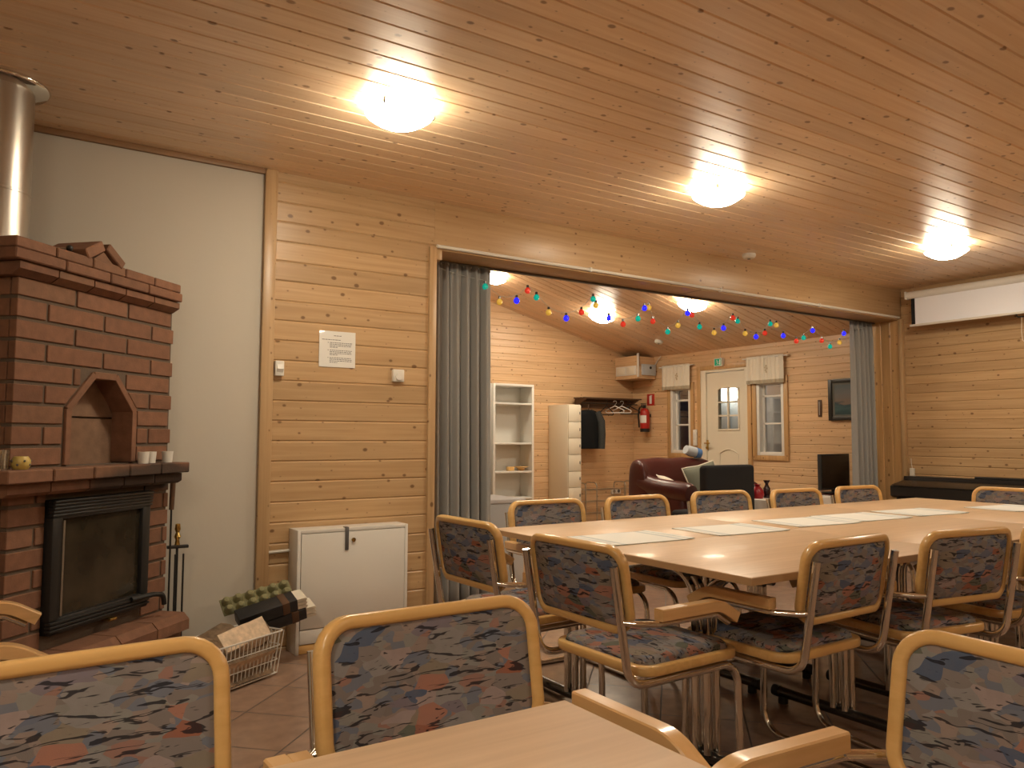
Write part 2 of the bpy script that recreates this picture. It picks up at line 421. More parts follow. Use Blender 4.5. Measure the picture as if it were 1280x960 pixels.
def board_strip(mb, along, a0, a1, w0, w1, bw, off, plane, sign, across=2, depth=.005, ch=.007, thick=.02, f=None):
    """grooved boards: `along` axis from a0 to a1, width axis `across` from w0 to w1, facing `sign` along the third axis"""
    third = 3 - along - across
    prof = [(w0, 0)]
    i = math.floor((w0 - off) / bw) + 1
    while off + i*bw < w1 - .001:
        g = off + i*bw
        for dw, dd in ((-ch, 0), (-.0012, depth), (.0012, depth), (ch, 0)):
            if w0 + .0005 < g + dw < w1 - .0005: prof.append((g + dw, dd))
        i += 1
    prof.append((w1, 0))
    vs = []; fs = []; n = len(prof)
    for a in (a0, a1):
        for w, d in prof:
            p = [0, 0, 0]; p[along] = a; p[across] = w; p[third] = plane - sign*d
            vs.append(p)
        for w, d in prof:
            p = [0, 0, 0]; p[along] = a; p[across] = w; p[third] = plane - sign*thick
            vs.append(p)
    for k in range(n-1):
        fs.append((k, k+1, 2*n+k+1, 2*n+k)); fs.append((n+k, 3*n+k, 3*n+k+1, n+k+1))
        fs.append((k, n+k, n+k+1, k+1)); fs.append((2*n+k, 2*n+k+1, 3*n+k+1, 3*n+k))
    fs.append((0, 2*n, 3*n, n)); fs.append((n-1, 2*n-1, 4*n-1, 3*n-1))
    mb.add(vs, fs)

# floors
struct('floor', MB().box((XL-.1, YF-.1, -.1), (XB, YBK, 0)), M['tile'])
struct('floor_rear', MB().box((.4, YBK, -.1), (XD, YR, 0)), M['laminate'])
# divider wall: white fire wall, panelled stretch, header above the opening
struct('wall_back', MB().box((XL, YA, 0), (1.125, YBK, ZC)), M['plaster'])
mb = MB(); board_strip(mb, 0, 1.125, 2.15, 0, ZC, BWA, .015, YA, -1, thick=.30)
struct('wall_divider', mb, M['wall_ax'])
struct('trim_1', MB().rbox((1.125, YA-.028, 0), (1.19, YA, ZC), .004), M['post'])
struct('beam', MB().rbox((2.15, YA, 2.25), (XB, YBK, ZC), .004), M['beam'])
mb = MB(); mb.rbox((2.112, YA-.018, 0), (2.16, YA+.3, 2.262), .004)
struct('trim_2', mb, M['post'])
struct('trim_3', MB().rbox((2.16, YA-.006, 2.19), (2.2, YA+.28, 2.25), .003), M['post'])
# right wall (boards) and the jamb on the right of the opening
mb = MB(); board_strip(mb, 1, YF, YA-.002, 0, ZC, BWB, .02, XB, -1, thick=.08)
struct('wall_right', mb, M['wall_by'])
mb = MB(); board_strip(mb, 2, 0, 2.25, YA-.002, YBK, .095, YA, XB-.035, -1, across=1, thick=.12)
struct('trim_4', mb, M['posty'])
struct('trim_5', MB().rbox((XB-.05, YA-.03, 0), (XB-.0, YA+.008, 2.26), .004), M['post'])
struct('wall_left', MB().box((XL-.1, YF, 0), (XL, YBK, ZC)), M['plaster'])
mb = MB(); board_strip(mb, 0, XL, XB, 0, ZC, BWA, .015, YF, 1, thick=.08)
struct('wall_front', mb, M['wall_ax'])
mb = MB(); board_strip(mb, 0, XL-.1, XB+.08, YF-.08, YBK+.001, .110, .097, ZC, -1, across=1, thick=.1, depth=.006, ch=.006)
struct('ceiling', mb, M['ceil'])
struct('trim_6', MB().rbox((-.3, YA-.022, ZC-.03), (1.125, YA, ZC), .003), plain('brown_trim', (.27,.15,.07), .5))

# rear room
mb = MB(); board_strip(mb, 0, .4, XD+.05, 0, 4.1, BWB, .03, YR, -1, thick=.08)
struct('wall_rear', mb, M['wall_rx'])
# windows and door in the entrance wall: (y0, y1, z0, z1)
W1, W2, DR = (6.925, 7.275, .92, 1.76), (5.53, 5.905, .92, 1.76), (6.03, 6.755, 0, 1.945)
mb = MB(); ZE = 2.4
def dwall(y0, y1, z0, z1): board_strip(mb, 1, y0, y1, z0, z1, BWB, .03, XD, -1, thick=.09)
dwall(YBK-.3, W2[0], 0, ZE); dwall(W2[0], W2[1], 0, W2[2]); dwall(W2[0], W2[1], W2[3], ZE)
dwall(W2[1], DR[0], 0, ZE); dwall(DR[0], DR[1], DR[3], ZE); dwall(DR[1], W1[0], 0, ZE)
dwall(W1[0], W1[1], 0, W1[2]); dwall(W1[0], W1[1], W1[3], ZE); dwall(W1[1], YR, 0, ZE)
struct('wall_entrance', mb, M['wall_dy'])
struct('wall_side', MB().box((.3, YBK, 0), (.4, YR, 4.1)), M['plaster'])
# sloping ceiling of the rear room (falls towards the entrance wall)
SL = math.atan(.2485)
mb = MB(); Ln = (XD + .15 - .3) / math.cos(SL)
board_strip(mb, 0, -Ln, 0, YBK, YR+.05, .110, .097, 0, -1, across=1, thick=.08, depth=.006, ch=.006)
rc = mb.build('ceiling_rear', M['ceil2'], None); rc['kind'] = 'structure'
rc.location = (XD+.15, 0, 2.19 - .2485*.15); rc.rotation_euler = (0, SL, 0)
struct('wall_gable', MB().box((.4, YBK-.04, ZC+.1), (XD, YBK, 4.1)), M['wall_rx'])

# conduit along the beam, with clips
c = thing('conduit', 'white plastic conduit running along the beam over the wide opening', 'conduit', (4.6, YA-.012, 2.27))
MB().tube([(-2.44,0,0), (2.53,0,0)], .011, 10).build('pipe', M['whiteplastic'], c)
for x in (-1.25, .05, 1.3):
    MB().rbox((x-.008,-.014,-.016), (x+.008,.012,.016), .003).build('clip', M['whiteplastic'], c)

# windows
def window(n, w, flip):
    y0, y1, z0, z1 = w
    f = MB(); fw = .04
    for a, b in (((y0, z0), (y0+fw, z1)), ((y1-fw, z0), (y1, z1)), ((y0+fw, z0), (y1-fw, z0+fw)), ((y0+fw, z1-fw), (y1-fw, z1))):
        f.rbox((XD-.012, a[0], a[1]), (XD+.10, b[0], b[1]), .004)
    o = struct('window_%d' % n, f, M['white'])
    m = MB()
    for z in (1.28, 1.592): m.rbox((XD+.045, y0+fw, z-.011), (XD+.075, y1-fw, z+.011), .003)
    m.rbox((XD+.045, y1-fw-.03, z0+fw), (XD+.075, y1-fw, z1-fw), .003)
    m.build('sash_bar', M['white'], o)
    MB().box((XD+.056, y0+fw, z0+fw), (XD+.062, y1-fw, z1-fw)).build('pane', M['windowglass'], o)
    t = MB(); cw = .055
    for a, b in (((y0-cw, z0-cw), (y0, z1+cw)), ((y1, z0-cw), (y1+cw, z1+cw)), ((y0, z0-cw), (y1, z0)), ((y0, z1), (y1, z1+cw))):
        t.rbox((XD-.02, a[0], a[1]), (XD, b[0], b[1]), .003)
    t.build('casing', M['posty'], o)
window(1, W1, 0); window(2, W2, 0)

# door
y0, y1, z0, z1 = DR
f = MB()
for a, b in (((y0, 0), (y0+.045, z1)), ((y1-.045-.035, 0), (y1, z1)), ((y0+.045, z1-.03), (y1-.08, z1))):
    f.rbox((XD-.01, a[0], a[1]), (XD+.09, b[0], b[1]), .003)
door = struct('door_1', f, M['cream'])
ly0, ly1 = y0+.047, y1-.082; wy0, wy1, wz0, wz1 = 6.19, 6.49, 1.225, 1.715
lf = MB()
for a, b in (((ly0, .01), (wy0, 1.91)), ((wy1, .01), (ly1, 1.91)), ((wy0, .01), (wy1, wz0)), ((wy0, wz1), (wy1, 1.91))):
    lf.box((XD+.015, a[0], a[1]), (XD+.06, b[0], b[1]))
lf.build('leaf', M['cream'], door)
wf = MB()
def bar(ya, za, yb, zb): wf.rbox((XD+.004, ya, za), (XD+.03, yb, zb), .003)
bar(wy0-.02, wz0-.02, wy0, wz1); bar(wy1, wz0-.02, wy1+.02, wz1); bar(wy0, wz0-.02, wy1, wz0)
bar((wy0+wy1)/2-.011, wz0, (wy0+wy1)/2+.011, wz1+.01)
for z in (1.382, 1.545): bar(wy0, z-.009, wy1, z+.009)
# arched head of the door light
pa = [(wy0-.02, wz1-.03)] + [((wy0+wy1)/2 - .17*math.cos(PI*k/10), wz1 - .03 + .05*math.sin(PI*k/10)) for k in range(11)]
fr = [(Vector((XD+.016, p[0], p[1])), Vector((0, 0, 1)), Vector((1, 0, 0))) for p in pa[1:]]
wf.sweep(fr, [(-.012,-.012), (.012,-.012), (.012,.012), (-.012,.012)], closed=False)
wf.build('light_frame', M['cream'], door)
MB().box((XD+.034, wy0, wz0), (XD+.040, wy1, wz1)).build('pane', M['frosted'], door)
pn = MB()
arc = [(6.20 + .28*k/10, .93 + .05*math.sin(PI*k/10)) for k in range(11)]
pl_ = [(6.20, .20), (6.48, .20)] + arc[::-1]
pts = [Vector((XD+.012, p[0], p[1])) for p in pl_]
pn.tube(pts, .008, 8, closed=True); pn.build('panel_moulding', M['cream'], door)
h = MB(); h.rbox((XD-.004, 6.655, .97), (XD+.016, 6.69, 1.09), .006); h.tube(fillet([(XD-.002, 6.672, 1.05), (XD-.05, 6.672, 1.05), (XD-.05, 6.585, 1.05)], .015), .008, 8)
h.cyl((XD-.012, 6.672, .995), (XD, 6.672, .995), .012, 12); h.build('door_handle', M['brass'], door)
t = MB()
for a, b in (((y0-.055, 0), (y0, z1+.055)), ((y1, 0), (y1+.055, z1+.055)), ((y0, z1), (y1, z1+.055))):
    t.rbox((XD-.02, a[0], a[1]), (XD, b[0], b[1]), .003)
t.build('casing', M['posty'], door)
# porch beyond the door, lit by a small globe lamp
pw = MB(); pw.box((8.7, 4.6, 0), (8.8, 8.15, 2.6)); pw.box((XD+.1, 4.5, 0), (8.8, 4.6, 2.6)); pw.box((XD+.1, 4.5, 2.5), (8.8, 6.75, 2.6))
struct('wall_porch', pw, M['palegrey'])
struct('floor_porch', MB().box((XD+.09, 4.5, -.1), (8.8, 8.2, 0)), M['palegrey'])
pl = thing('porch_lamp', 'bright white globe lamp seen through the glazed top of the entrance door', 'lamp', (8.53, 7.46, 1.76))
MB().sphere((0,0,0), .13, 16, 10, (1,1.9,1)).build('globe', emit('porch_globe', (1,.95,.85), 9), pl)
MB().rbox((.12,-.05,-.05), (.15,.05,.05), .005).build('wall_plate', M['white'], pl)

# ------------------------------------------------------------------ ceiling lamps
def lamp(label, loc, tilt=0, group='dish lamps on the ceiling'):
    t = thing('ceiling_lamp', label, 'ceiling lamp', loc, 0, group)
    prof = [(0,-.088), (.035,-.086), (.07,-.078), (.10,-.064), (.125,-.048), (.141,-.036), (.146,-.031)]
    prof = [(r_, z_-.018) for r_, z_ in prof]
    sh = MB().lathe(prof).build('glass_shade', M['lampglass'], t, 60)
    MB().lathe([(.146,-.049), (.141,-.046), (.12,-.058), (.09,-.075), (.05,-.09), (0,-.095)]).build('inner_face', M['lampinner'], sh, 60)
    MB().lathe([(0,0), (.085,0), (.085,-.03), (0,-.03)]).build('base_plate', M['white'], t)
    for k in range(3):
        a = R(100 + 120*k); cx, cy = .140*math.cos(a), .140*math.sin(a)
        q = MB(); q.tube([(cx*.6, cy*.6, -.02), (cx*1.04, cy*1.04, -.03), (cx*1.07, cy*1.07, -.048), (cx*1.0, cy*1.0, -.06)], .0045, 6)
        q.build('clip', M['dkchrome'], t)
    if tilt: t.rotation_euler = (0, tilt, 0)
    return t
l0 = lamp('frosted dish lamp on the plank ceiling nearest the brick fireplace', (1.375, 2.98, ZC))
dup(l0, 'frosted dish lamp in the middle of the front ceiling row of three', (3.365, 2.985, ZC))
dup(l0, 'frosted dish lamp on the plank ceiling beside the projection screen', (5.775, 2.96, ZC))
dup(l0, 'added unseen dish lamp on the right, brightening the upper right of the ceiling', (5.6, .45, ZC), group='dish lamps of the second ceiling row')  # extra lamp added out of view to brighten the dark upper right ceiling
dup(l0, 'added unseen dish lamp behind the camera, brightening the near chairs and white wall', (-.62, -1.2, ZC), group='added dish lamps out of view')  # unseen fill, added to lift the near chair frames, table and white wall
dup(l0, 'added unseen dish lamp behind the near tables, brightening the plank ceiling', (3.3, -1.3, ZC), group='added dish lamps out of view')  # added outside the frame so the plank ceiling gets more light
dup(l0, 'frosted dish lamp over the left end of the near table', (-.62, .5, ZC), group='dish lamps of the second ceiling row')
def zr(x): return 2.19 + .2485*(XD - x)
r0 = lamp('dish lamp in the back room half hidden above the left curtain', (4.42, 7.1, zr(4.42)-.002), SL, 'dish lamps on the sloping ceiling')
for lab, x, y in (('glowing dish lamp on the sloping ceiling in the middle of the string lights', 5.78, 6.9),
                  ('dish lamp on the sloping ceiling cut by the beam edge, right of the middle', 5.90, 5.6)):
    d = dup(r0, lab, (x, y, zr(x)-.002)); d.rotation_euler = (0, SL, 0)
sd = thing('smoke_detector', 'small white smoke detector on the plank ceiling above the beam', 'smoke detector', (4.81, 3.97, ZC))
MB().lathe([(0,0), (.052,0), (.052,-.018), (.04,-.034), (0,-.036)]).build('housing', M['whiteplastic'], sd)
MB().lathe([(.0,-.036), (.012,-.036), (.012,-.041), (0,-.041)], seg=12).build('test_button', M['greylatch'], sd)
sd2 = dup(sd, 'white smoke detector on the sloping ceiling of the back room', (6.76, 6.98, zr(6.76)-.001)); sd2.rotation_euler = (0, SL, 0)

# ------------------------------------------------------------------ chairs
def superellipse(a, b, n=14, e=.6):
    out = []
    for k in range(n):
        t = 2*PI*k/n; c, s_ = math.cos(t), math.sin(t)
        out.append((a*math.copysign(abs(c)**e, c), b*math.copysign(abs(s_)**e, s_)))
    return out
def make_chair(label, group):
    t = thing('cantilever_chair', label, 'chair', (0,0,0), 0, group)
    # curved back: x across, h up the back; the middle lies further back
    zl, zh, yl, yh, hw = .55, .809, -.20, -.243, .226
    def back(x, hh):
        k = (hh + .5)
        y = yl + (yh-yl)*k - .034*(1 - (x/hw)**2) + .012
        return Vector((x, y, zl + (zh-zl)*k))
    H = zh - zl; tw = .0125
    path = rrect(hw-tw, H/2-tw, .052, 7)
    fr = []
    n = len(path)
    for i, (x, z) in enumerate(path):
        p = back(x, z/H)
        a = path[(i+1) % n]; b = path[i-1]; tx, tz = a[0]-b[0], a[1]-b[1]; l = math.hypot(tx, tz)
        nx, nz = tz/l, -tx/l
        px = (back(min(hw, x+.01), z/H) - back(max(-hw, x-.01), z/H)).normalized()
        pz = (back(x, .5) - back(x, -.5)).normalized()
        A = (px*nx + pz*nz).normalized(); B = px.cross(pz).normalized()
        fr.append((p, A, B))
    fb = MB().sweep(fr, superellipse(tw, .015)).build('backrest_frame', M['frame'], t, 50)
    pad = MB(); rings = [(1.0, 0), (.97, .006), (.9, .0095), (.7, .012), (.4, .0135), (.15, .014)]
    inner = rrect(hw-2*tw+.006, H/2-2*tw+.006, .035, 7); n = len(inner)
    for sgn in (1, -1):
        vs = []; fs = []
        for s_, d in rings:
            for x, z in inner:
                p = back(x*s_, z*s_/H); p.y += sgn*d; vs.append(p)
        for r_ in range(len(rings)-1):
            for k in range(n): fs.append((r_*n+k, r_*n+(k+1) % n, (r_+1)*n+(k+1) % n, (r_+1)*n+k))
        fs.append(tuple((len(rings)-1)*n+k for k in range(n)))
        pad.add(vs, fs)
    pad.build('back_upholstery', M['fabric'], fb, 50)
    # seat
    sw, s0, s1 = .222, -.155, .285; sc = (s0+s1)/2; sh = (s1-s0)/2
    path = rrect(sw-.014, sh-.014, .05, 6); n = len(path); fr = []
    for i, (x, y) in enumerate(path):
        a = path[(i+1) % n]; b = path[i-1]; tx, ty = a[0]-b[0], a[1]-b[1]; l = math.hypot(tx, ty)
        fr.append((Vector((x, sc+y, .436)), Vector((ty/l, -tx/l, 0)), Vector((0,0,1))))
    sf = MB().sweep(fr, superellipse(.0145, .0155, 14, .5)).build('seat_frame', M['frame'], t, 50)
    cu = MB(); inner = rrect(sw-.024, sh-.024, .045, 6); n = len(inner); vs = []; fs = []
    rg = [(1, .424), (1, .452), (.985, .462), (.94, .470), (.8, .475), (.5, .478), (.2, .479)]
    for s_, z in rg:
        for x, y in inner: vs.append((x*s_, sc+y*s_, z))
    for r_ in range(len(rg)-1):
        for k in range(n): fs.append((r_*n+k, r_*n+(k+1) % n, (r_+1)*n+(k+1) % n, (r_+1)*n+k))
    fs.append(tuple((len(rg)-1)*n+k for k in range(n))); fs.append(tuple(range(n))[::-1])
    cu.add(vs, fs); cu.build('seat_upholstery', M['fabric'], sf, 50)
    # bent tube: one loop from back, under the seat, down the front, along the floor
    r = .0125; X = .2125
    side = lambda x: [(x, -.263, .752), (x, -.205, .4065), (x, .262, .4065), (x, .275, r), (x, -.22, r)]
    a = fillet(side(X), [.07, .075, .085]); b = fillet(side(-X), [.07, .075, .085])
    pth = a[:-1] + fillet([(X, -.16, r), (X, -.25, r), (-X, -.25, r), (-X, -.16, r)], .07) + b[:-1][::-1]
    tf = MB(); tf.tube(pth, r, 10)
    tf.tube(fillet([(X, -.02, .4065), (X*.6, -.02, .402), (-X*.6, -.02, .402), (-X, -.02, .4065)], .04), .010, 8)
    tf.build('tube_frame', M['chrome'], t, 60)
    # arms: steel bracket bent out of the back tube, wooden pad bent down at its front
    for sx in (1, -1):
        xa = sx*.276
        ps = fillet([(0, -.15, .616), (0, .10, .616), (0, .175, .572)], .11, 8)
        fr = []
        for i, p in enumerate(ps):
            q = ps[min(i+1, len(ps)-1)] - ps[max(i-1, 0)]; q.normalize(); up = Vector((0, -q.z, q.y))
            fr.append((Vector((xa, p.y, p.z)), Vector((1,0,0)), up))
        ar = MB().sweep(fr, [(-.018,-.015), (-.016,-.017), (.016,-.017), (.018,-.015), (.018,.014), (.015,.017), (-.015,.017), (-.018,.014)], closed=False).build('armrest', M['armwood'], t, 40)
        bk = fillet([(sx*X, -.238, .594), (sx*(X+.03), -.205, .591), (xa, -.15, .590), (xa, .09, .590), (xa, .145, .558)], [.02, .03, .03, .07], 6)
        MB().tube(bk, .0095, 8).build('arm_bracket', M['chrome'], ar, 60)
    return t
GR = 'chairs around the long table'; GN = 'chairs around the near table'
ch0 = make_chair('chair at the left end of the long table, nearer the camera of the two there', GR)
ch0.location = (1.725, 1.925, 0); ch0.rotation_euler = (0, 0, R(-88.5))
CH = [
 ('chair at the left end of the long table, close to the left grey curtain', 1.735, 2.615, -88, GR),
 ('chair on the near long side at the corner of the long table', 2.255, 1.725, 1, GR),
 ('chair on the near long side, next to the corner chair and turned slightly', 2.86, 1.636, -9, GR),
 ('chair on the near long side cut off by the right edge of the photo', 3.50, 1.63, -4, GR),
 ('chair beyond the long table in front of the white bookcase and locker', 2.28, 2.93, 178, GR),
 ('chair beyond the long table in front of the shoe rack', 2.86, 2.90, 180, GR),
 ('chair beyond the long table in front of the black chair and leather armchair', 3.52, 2.93, 174, GR),
 ('chair beyond the long table in front of the white-clothed side table', 4.08, 2.82, 177, GR),
 ('chair beyond the long table in front of the right grey curtain', 4.69, 2.80, 177, GR),
 ('chair at the far right end of the long table, in front of the piano', 5.125, 2.40, 91, GR),
 ('large near chair in the bottom left corner facing us, in front of the fireplace', .099, 1.055, 182.2, GN),
 ('large near chair facing us in front of the white wall cupboard', .678, 1.062, 180, GN),
 ('near chair in the bottom right corner at the right end of the near table', 1.03, .55, 86, GN),
 ('chair at the left edge with only two armrest ends showing, in front of the stove', -.06, 2.48, -90, 'chair by the fireplace'),
]
for lab, x, y, a, g in CH: dup(ch0, lab, (x, y, 0), R(a), g)

# ------------------------------------------------------------------ tables
TZ = .71
def make_table(label, lx, ly, loc, group):
    t = thing('folding_table', label, 'table', loc, 0, group)
    tp = MB().rbox((-lx/2, -ly/2, TZ-.025), (lx/2, ly/2, TZ), .003).build('tabletop', M['top'], t)
    e = MB()
    for a, b in (((-lx/2-.0015,-ly/2-.0015), (lx/2+.0015,-ly/2)), ((-lx/2-.0015,ly/2), (lx/2+.0015,ly/2+.0015)), ((-lx/2-.0015,-ly/2), (-lx/2,ly/2)), ((lx/2,-ly/2), (lx/2+.0015,ly/2))):
        e.box((a[0], a[1], TZ-.0235), (b[0], b[1], TZ-.0025))
    e.build('edge_band', M['edge'], tp)
    for sx in (-1, 1):
        x = sx*(lx/2-.19)
        g = MB()
        for dx in (-.022, .022):
            for sy in (1, -1):
                g.tube(fillet([(x+dx, sy*.026, .06), (x+dx, sy*.026, TZ-.055), (x+dx, sy*.27, TZ-.045)], .11), .0135, 10)
        lg = g.build('leg', M['chrome'], t, 60)
        MB().tube([(x, -.30, .045), (x, .30, .045)], .021, 12).build('foot', M['dkchrome'], lg)
        for sy in (-1, 1):
            q = MB(); q.cyl((x, sy*.295, .045), (x, sy*.325, .045), .024, 14); q.cyl((x, sy*.28, .0), (x, sy*.28, .03), .020, 12)
            q.build('end_cap', M['blackplastic'], lg)
    MB().tube([(-lx/2+.10, 0, TZ-.045), (lx/2-.10, 0, TZ-.045)], .016, 10).build('underframe_rail', M['darkmetal'], t)
    return t
TX0, TX1, TY0, TY1 = 1.855, 5.305, 1.542, 2.985
w = (TX1-TX0)/3 - .002; hy = (TY1-TY0)/2 - .0015
t0 = make_table('long table, unit at its near left corner with two striped placemats above it', w, hy, (TX0+w/2, TY0+hy/2, 0), 'table units of the long table')
ly_ = TY1-hy/2; nx = [TX0+w/2+(w+.003)*k for k in range(3)]
dup(t0, 'long table, middle unit of the near row behind the two near-side chairs', (nx[1], TY0+hy/2, 0))
dup(t0, 'long table, unit at its near right corner at the photo edge', (nx[2], TY0+hy/2, 0))
dup(t0, 'long table, unit at its far left corner by the left curtain', (nx[0], ly_, 0))
dup(t0, 'long table, middle unit of the far row, in front of the armchair', (nx[1], ly_, 0))
dup(t0, 'long table, unit at its far right corner, before the piano', (nx[2], ly_, 0))
make_table('near table with plain beech top in the bottom foreground', 1.30, .72, (.755-.65, .995-.36, 0), 'near table')

# placemats
def mat_place():
    m, nt, b = newmat('striped_mat')
    tc = N(nt, 'ShaderNodeTexCoord'); sp = N(nt, 'ShaderNodeSeparateXYZ'); L(nt, tc.outputs['Object'], sp.inputs[0])
    ax = math_node(nt, 'ABSOLUTE', sp.outputs[0])
    bands = math_node(nt, 'LESS_THAN', math_node(nt, 'ABSOLUTE', math_node(nt, 'SUBTRACT', ax, .15)), .012)
    b2 = math_node(nt, 'LESS_THAN', math_node(nt, 'ABSOLUTE', math_node(nt, 'SUBTRACT', ax, .185)), .006)
    ed = math_node(nt, 'GREATER_THAN', math_node(nt, 'ABSOLUTE', sp.outputs[1]), .143)
    f = math_node(nt, 'MAXIMUM', bands, b2)
    col = mixc(nt, math_node(nt, 'MULTIPLY', f, .6), (.80,.80,.76), (.36,.44,.48))
    col = mixc(nt, math_node(nt, 'MULTIPLY', ed, .5), col, (.25,.28,.26))
    L(nt, col, b.inputs['Base Color']); b.inputs['Roughness'].default_value = .8
    return m
M['mat'] = mat_place()
pm = MB()
g = 8
vs = []; fs = []
for zz in (0, .0028):
    for i in range(g+1):
        for j in range(g+1):
            x = -.21+.42*i/g; y = -.15+.30*j/g
            lift = .004*max(0, abs(x)-.17)/.04 * (1 if zz else 1) * (.5+.5*math.sin(7*y+x*9))
            vs.append((x, y, zz + lift))
n2 = (g+1)**2
for i in range(g):
    for j in range(g):
        a = i*(g+1)+j; fs.append((a, a+1, a+g+2, a+g+1)); fs.append((n2+a, n2+a+g+1, n2+a+g+2, n2+a+1))
for i in range(g):
    for (a, b) in ((i*(g+1), (i+1)*(g+1)), (i*(g+1)+g, (i+1)*(g+1)+g), (i, i+1), (g*(g+1)+i, g*(g+1)+i+1)):
        fs.append((a, b, n2+b, n2+a))
pm.add(vs, fs)
p0 = pm.build('placemat', M['mat'], None, 40); tag(p0, 'striped placemat nearest the left end of the long table', 'placemat', 'placemats down the long table')
p0.location = (2.155, 2.40, TZ+.0004); p0.rotation_euler = (0,0,R(-2))
for lab, x, y, a in (('striped placemat second from the left end of the long table', 2.735, 2.385, -4), ('striped placemat third from the left end of the long table', 3.30, 2.405, -6),
                     ('striped placemat fourth from the left end of the long table', 3.745, 2.40, -4), ('striped placemat fifth from the left end, with a bent edge', 4.27, 2.385, -6),
                     ('striped placemat nearest the right end of the long table', 4.99, 2.24, -5)):
    c = p0.copy(); COL.objects.link(c); c['label'] = lab; c.location = (x, y, TZ+.0004); c.rotation_euler = (0,0,R(a))

# ------------------------------------------------------------------ fireplace (corner, face at 45 degrees)
FP = (.045, 3.31, 0)
fp = thing('brick_fireplace', 'red brick corner fireplace with a niche, mantel shelf and black stove door', 'fireplace', FP, R(45))
FW = .875
FACE = M['brick']
def qprism(mb, x0b, x0t, x1b, x1t, z0, z1, t0, t1):
    mb.add([(x0b,t0,z0),(x1b,t0,z0),(x1t,t0,z1),(x0t,t0,z1),(x0b,t1,z0),(x1b,t1,z0),(x1t,t1,z1),(x0t,t1,z1)],
           [(0,1,2,3),(5,4,7,6),(4,0,3,7),(1,5,6,2),(3,2,6,7),(4,5,1,0)])
def cbrick(mb, x0b, x0t, x1b, x1t, z0, z1, t0=0.0, t1=.03):
    m = bmesh.new()
    q = MB(); qprism(q, x0b, x0t, x1b, x1t, z0, z1, t0, t1)
    bv = [m.verts.new(v) for v in q.v]
    for f_ in q.f: m.faces.new([bv[i] for i in f_])
    bmesh.ops.bevel(m, geom=list(m.edges), offset=.0022, segments=1, affect='EDGES')
    mb.bm(m)
JT = .0135
# niche outline (frame outside): half-width by height
NC = (.228, .633, 1.0, 1.225, .368, .503, 1.378)   # x0,x1,z0,zshoulder,xtl,xtr,ztop
def niche_l(z):
    if z <= NC[3]: return NC[0]
    return NC[0] + (NC[4]-NC[0])*(z-NC[3])/(NC[6]-NC[3])
def niche_r(z):
    if z <= NC[3]: return NC[1]
    return NC[1] + (NC[5]-NC[1])*(z-NC[3])/(NC[6]-NC[3])
SD = (.152, .708, .372, .876)                      # stove door outer
bk = MB(); random.seed(3)
def course(z0, z1, shift):
    x = -.02-shift; BL = .285
    while x < FW:
        a = max(x, -.02); b = min(x+BL, FW)
        x += BL + JT
        if b - a < .02: continue
        segs = [(a, a, b, b)]
        if z0 < NC[6] and z0 >= NC[2]-.02:
            l0, l1, r0_, r1 = niche_l(z0)-JT, niche_l(min(z1, NC[6]))-JT, niche_r(z0)+JT, niche_r(min(z1, NC[6]))+JT
            if z1 > NC[6]: l1, r1 = l0, r0_
            out = []
            for s_ in segs:
                if s_[2] <= min(l0, l1) or s_[0] >= max(r0_, r1): out.append(s_); continue
                if s_[0] < min(l0, l1)-.015: out.append((s_[0], s_[0], min(s_[2], l0), min(s_[2], l1)))
                if s_[2] > max(r0_, r1)+.015: out.append((max(s_[0], r0_), max(s_[0], r1), s_[2], s_[2]))
            segs = out
        if z1 > SD[2] and z0 < SD[3]:
            out = []
            for s_ in segs:
                if s_[2] <= SD[0] or s_[0] >= SD[1]: out.append(s_); continue
                if s_[0] < SD[0]-.015: out.append((s_[0], s_[0], SD[0]-.003, SD[0]-.003))
                if s_[2] > SD[1]+.015: out.append((SD[1]+.003, SD[1]+.003, s_[2], s_[2]))
            segs = out
        for s_ in segs: cbrick(bk, *s_, z0, z1, 0, .03)
CHh = .0775
zs = 1.008; k = 0
while zs < 1.69:
    course(zs, zs+CHh-JT, (.15 if k % 2 else .01)); zs += CHh; k += 1
zs = .325; k = 0
while zs < .88:
    course(zs, min(zs+CHh-JT, .905), (.17 if k % 2 else .03)); zs += CHh; k += 1
# left side bricks (visible face of the flank)
def sidecourse(z0, z1, shift):
    y = .035 - shift
    while y < .78:
        a = max(y, .035); b = min(y+.285, .78); y += .285+JT
        if b-a > .02: bk.rbox((-.02, a, z0), (.03, b, z1), .0022, 1)
        if b-a > .02 and b < .29: bk.rbox((FW-.03, a, z0), (FW, b, z1), .0022, 1)
zs = 1.008; k = 0
while zs < 1.69: sidecourse(zs, zs+CHh-JT, (.0 if k % 2 else .13)); zs += CHh; k += 1
zs = .325; k = 0
while zs < .88: sidecourse(zs, zs+CHh-JT, (.0 if k % 2 else .13)); zs += CHh; k += 1
bk.build('brickwork', FACE, fp, 30)
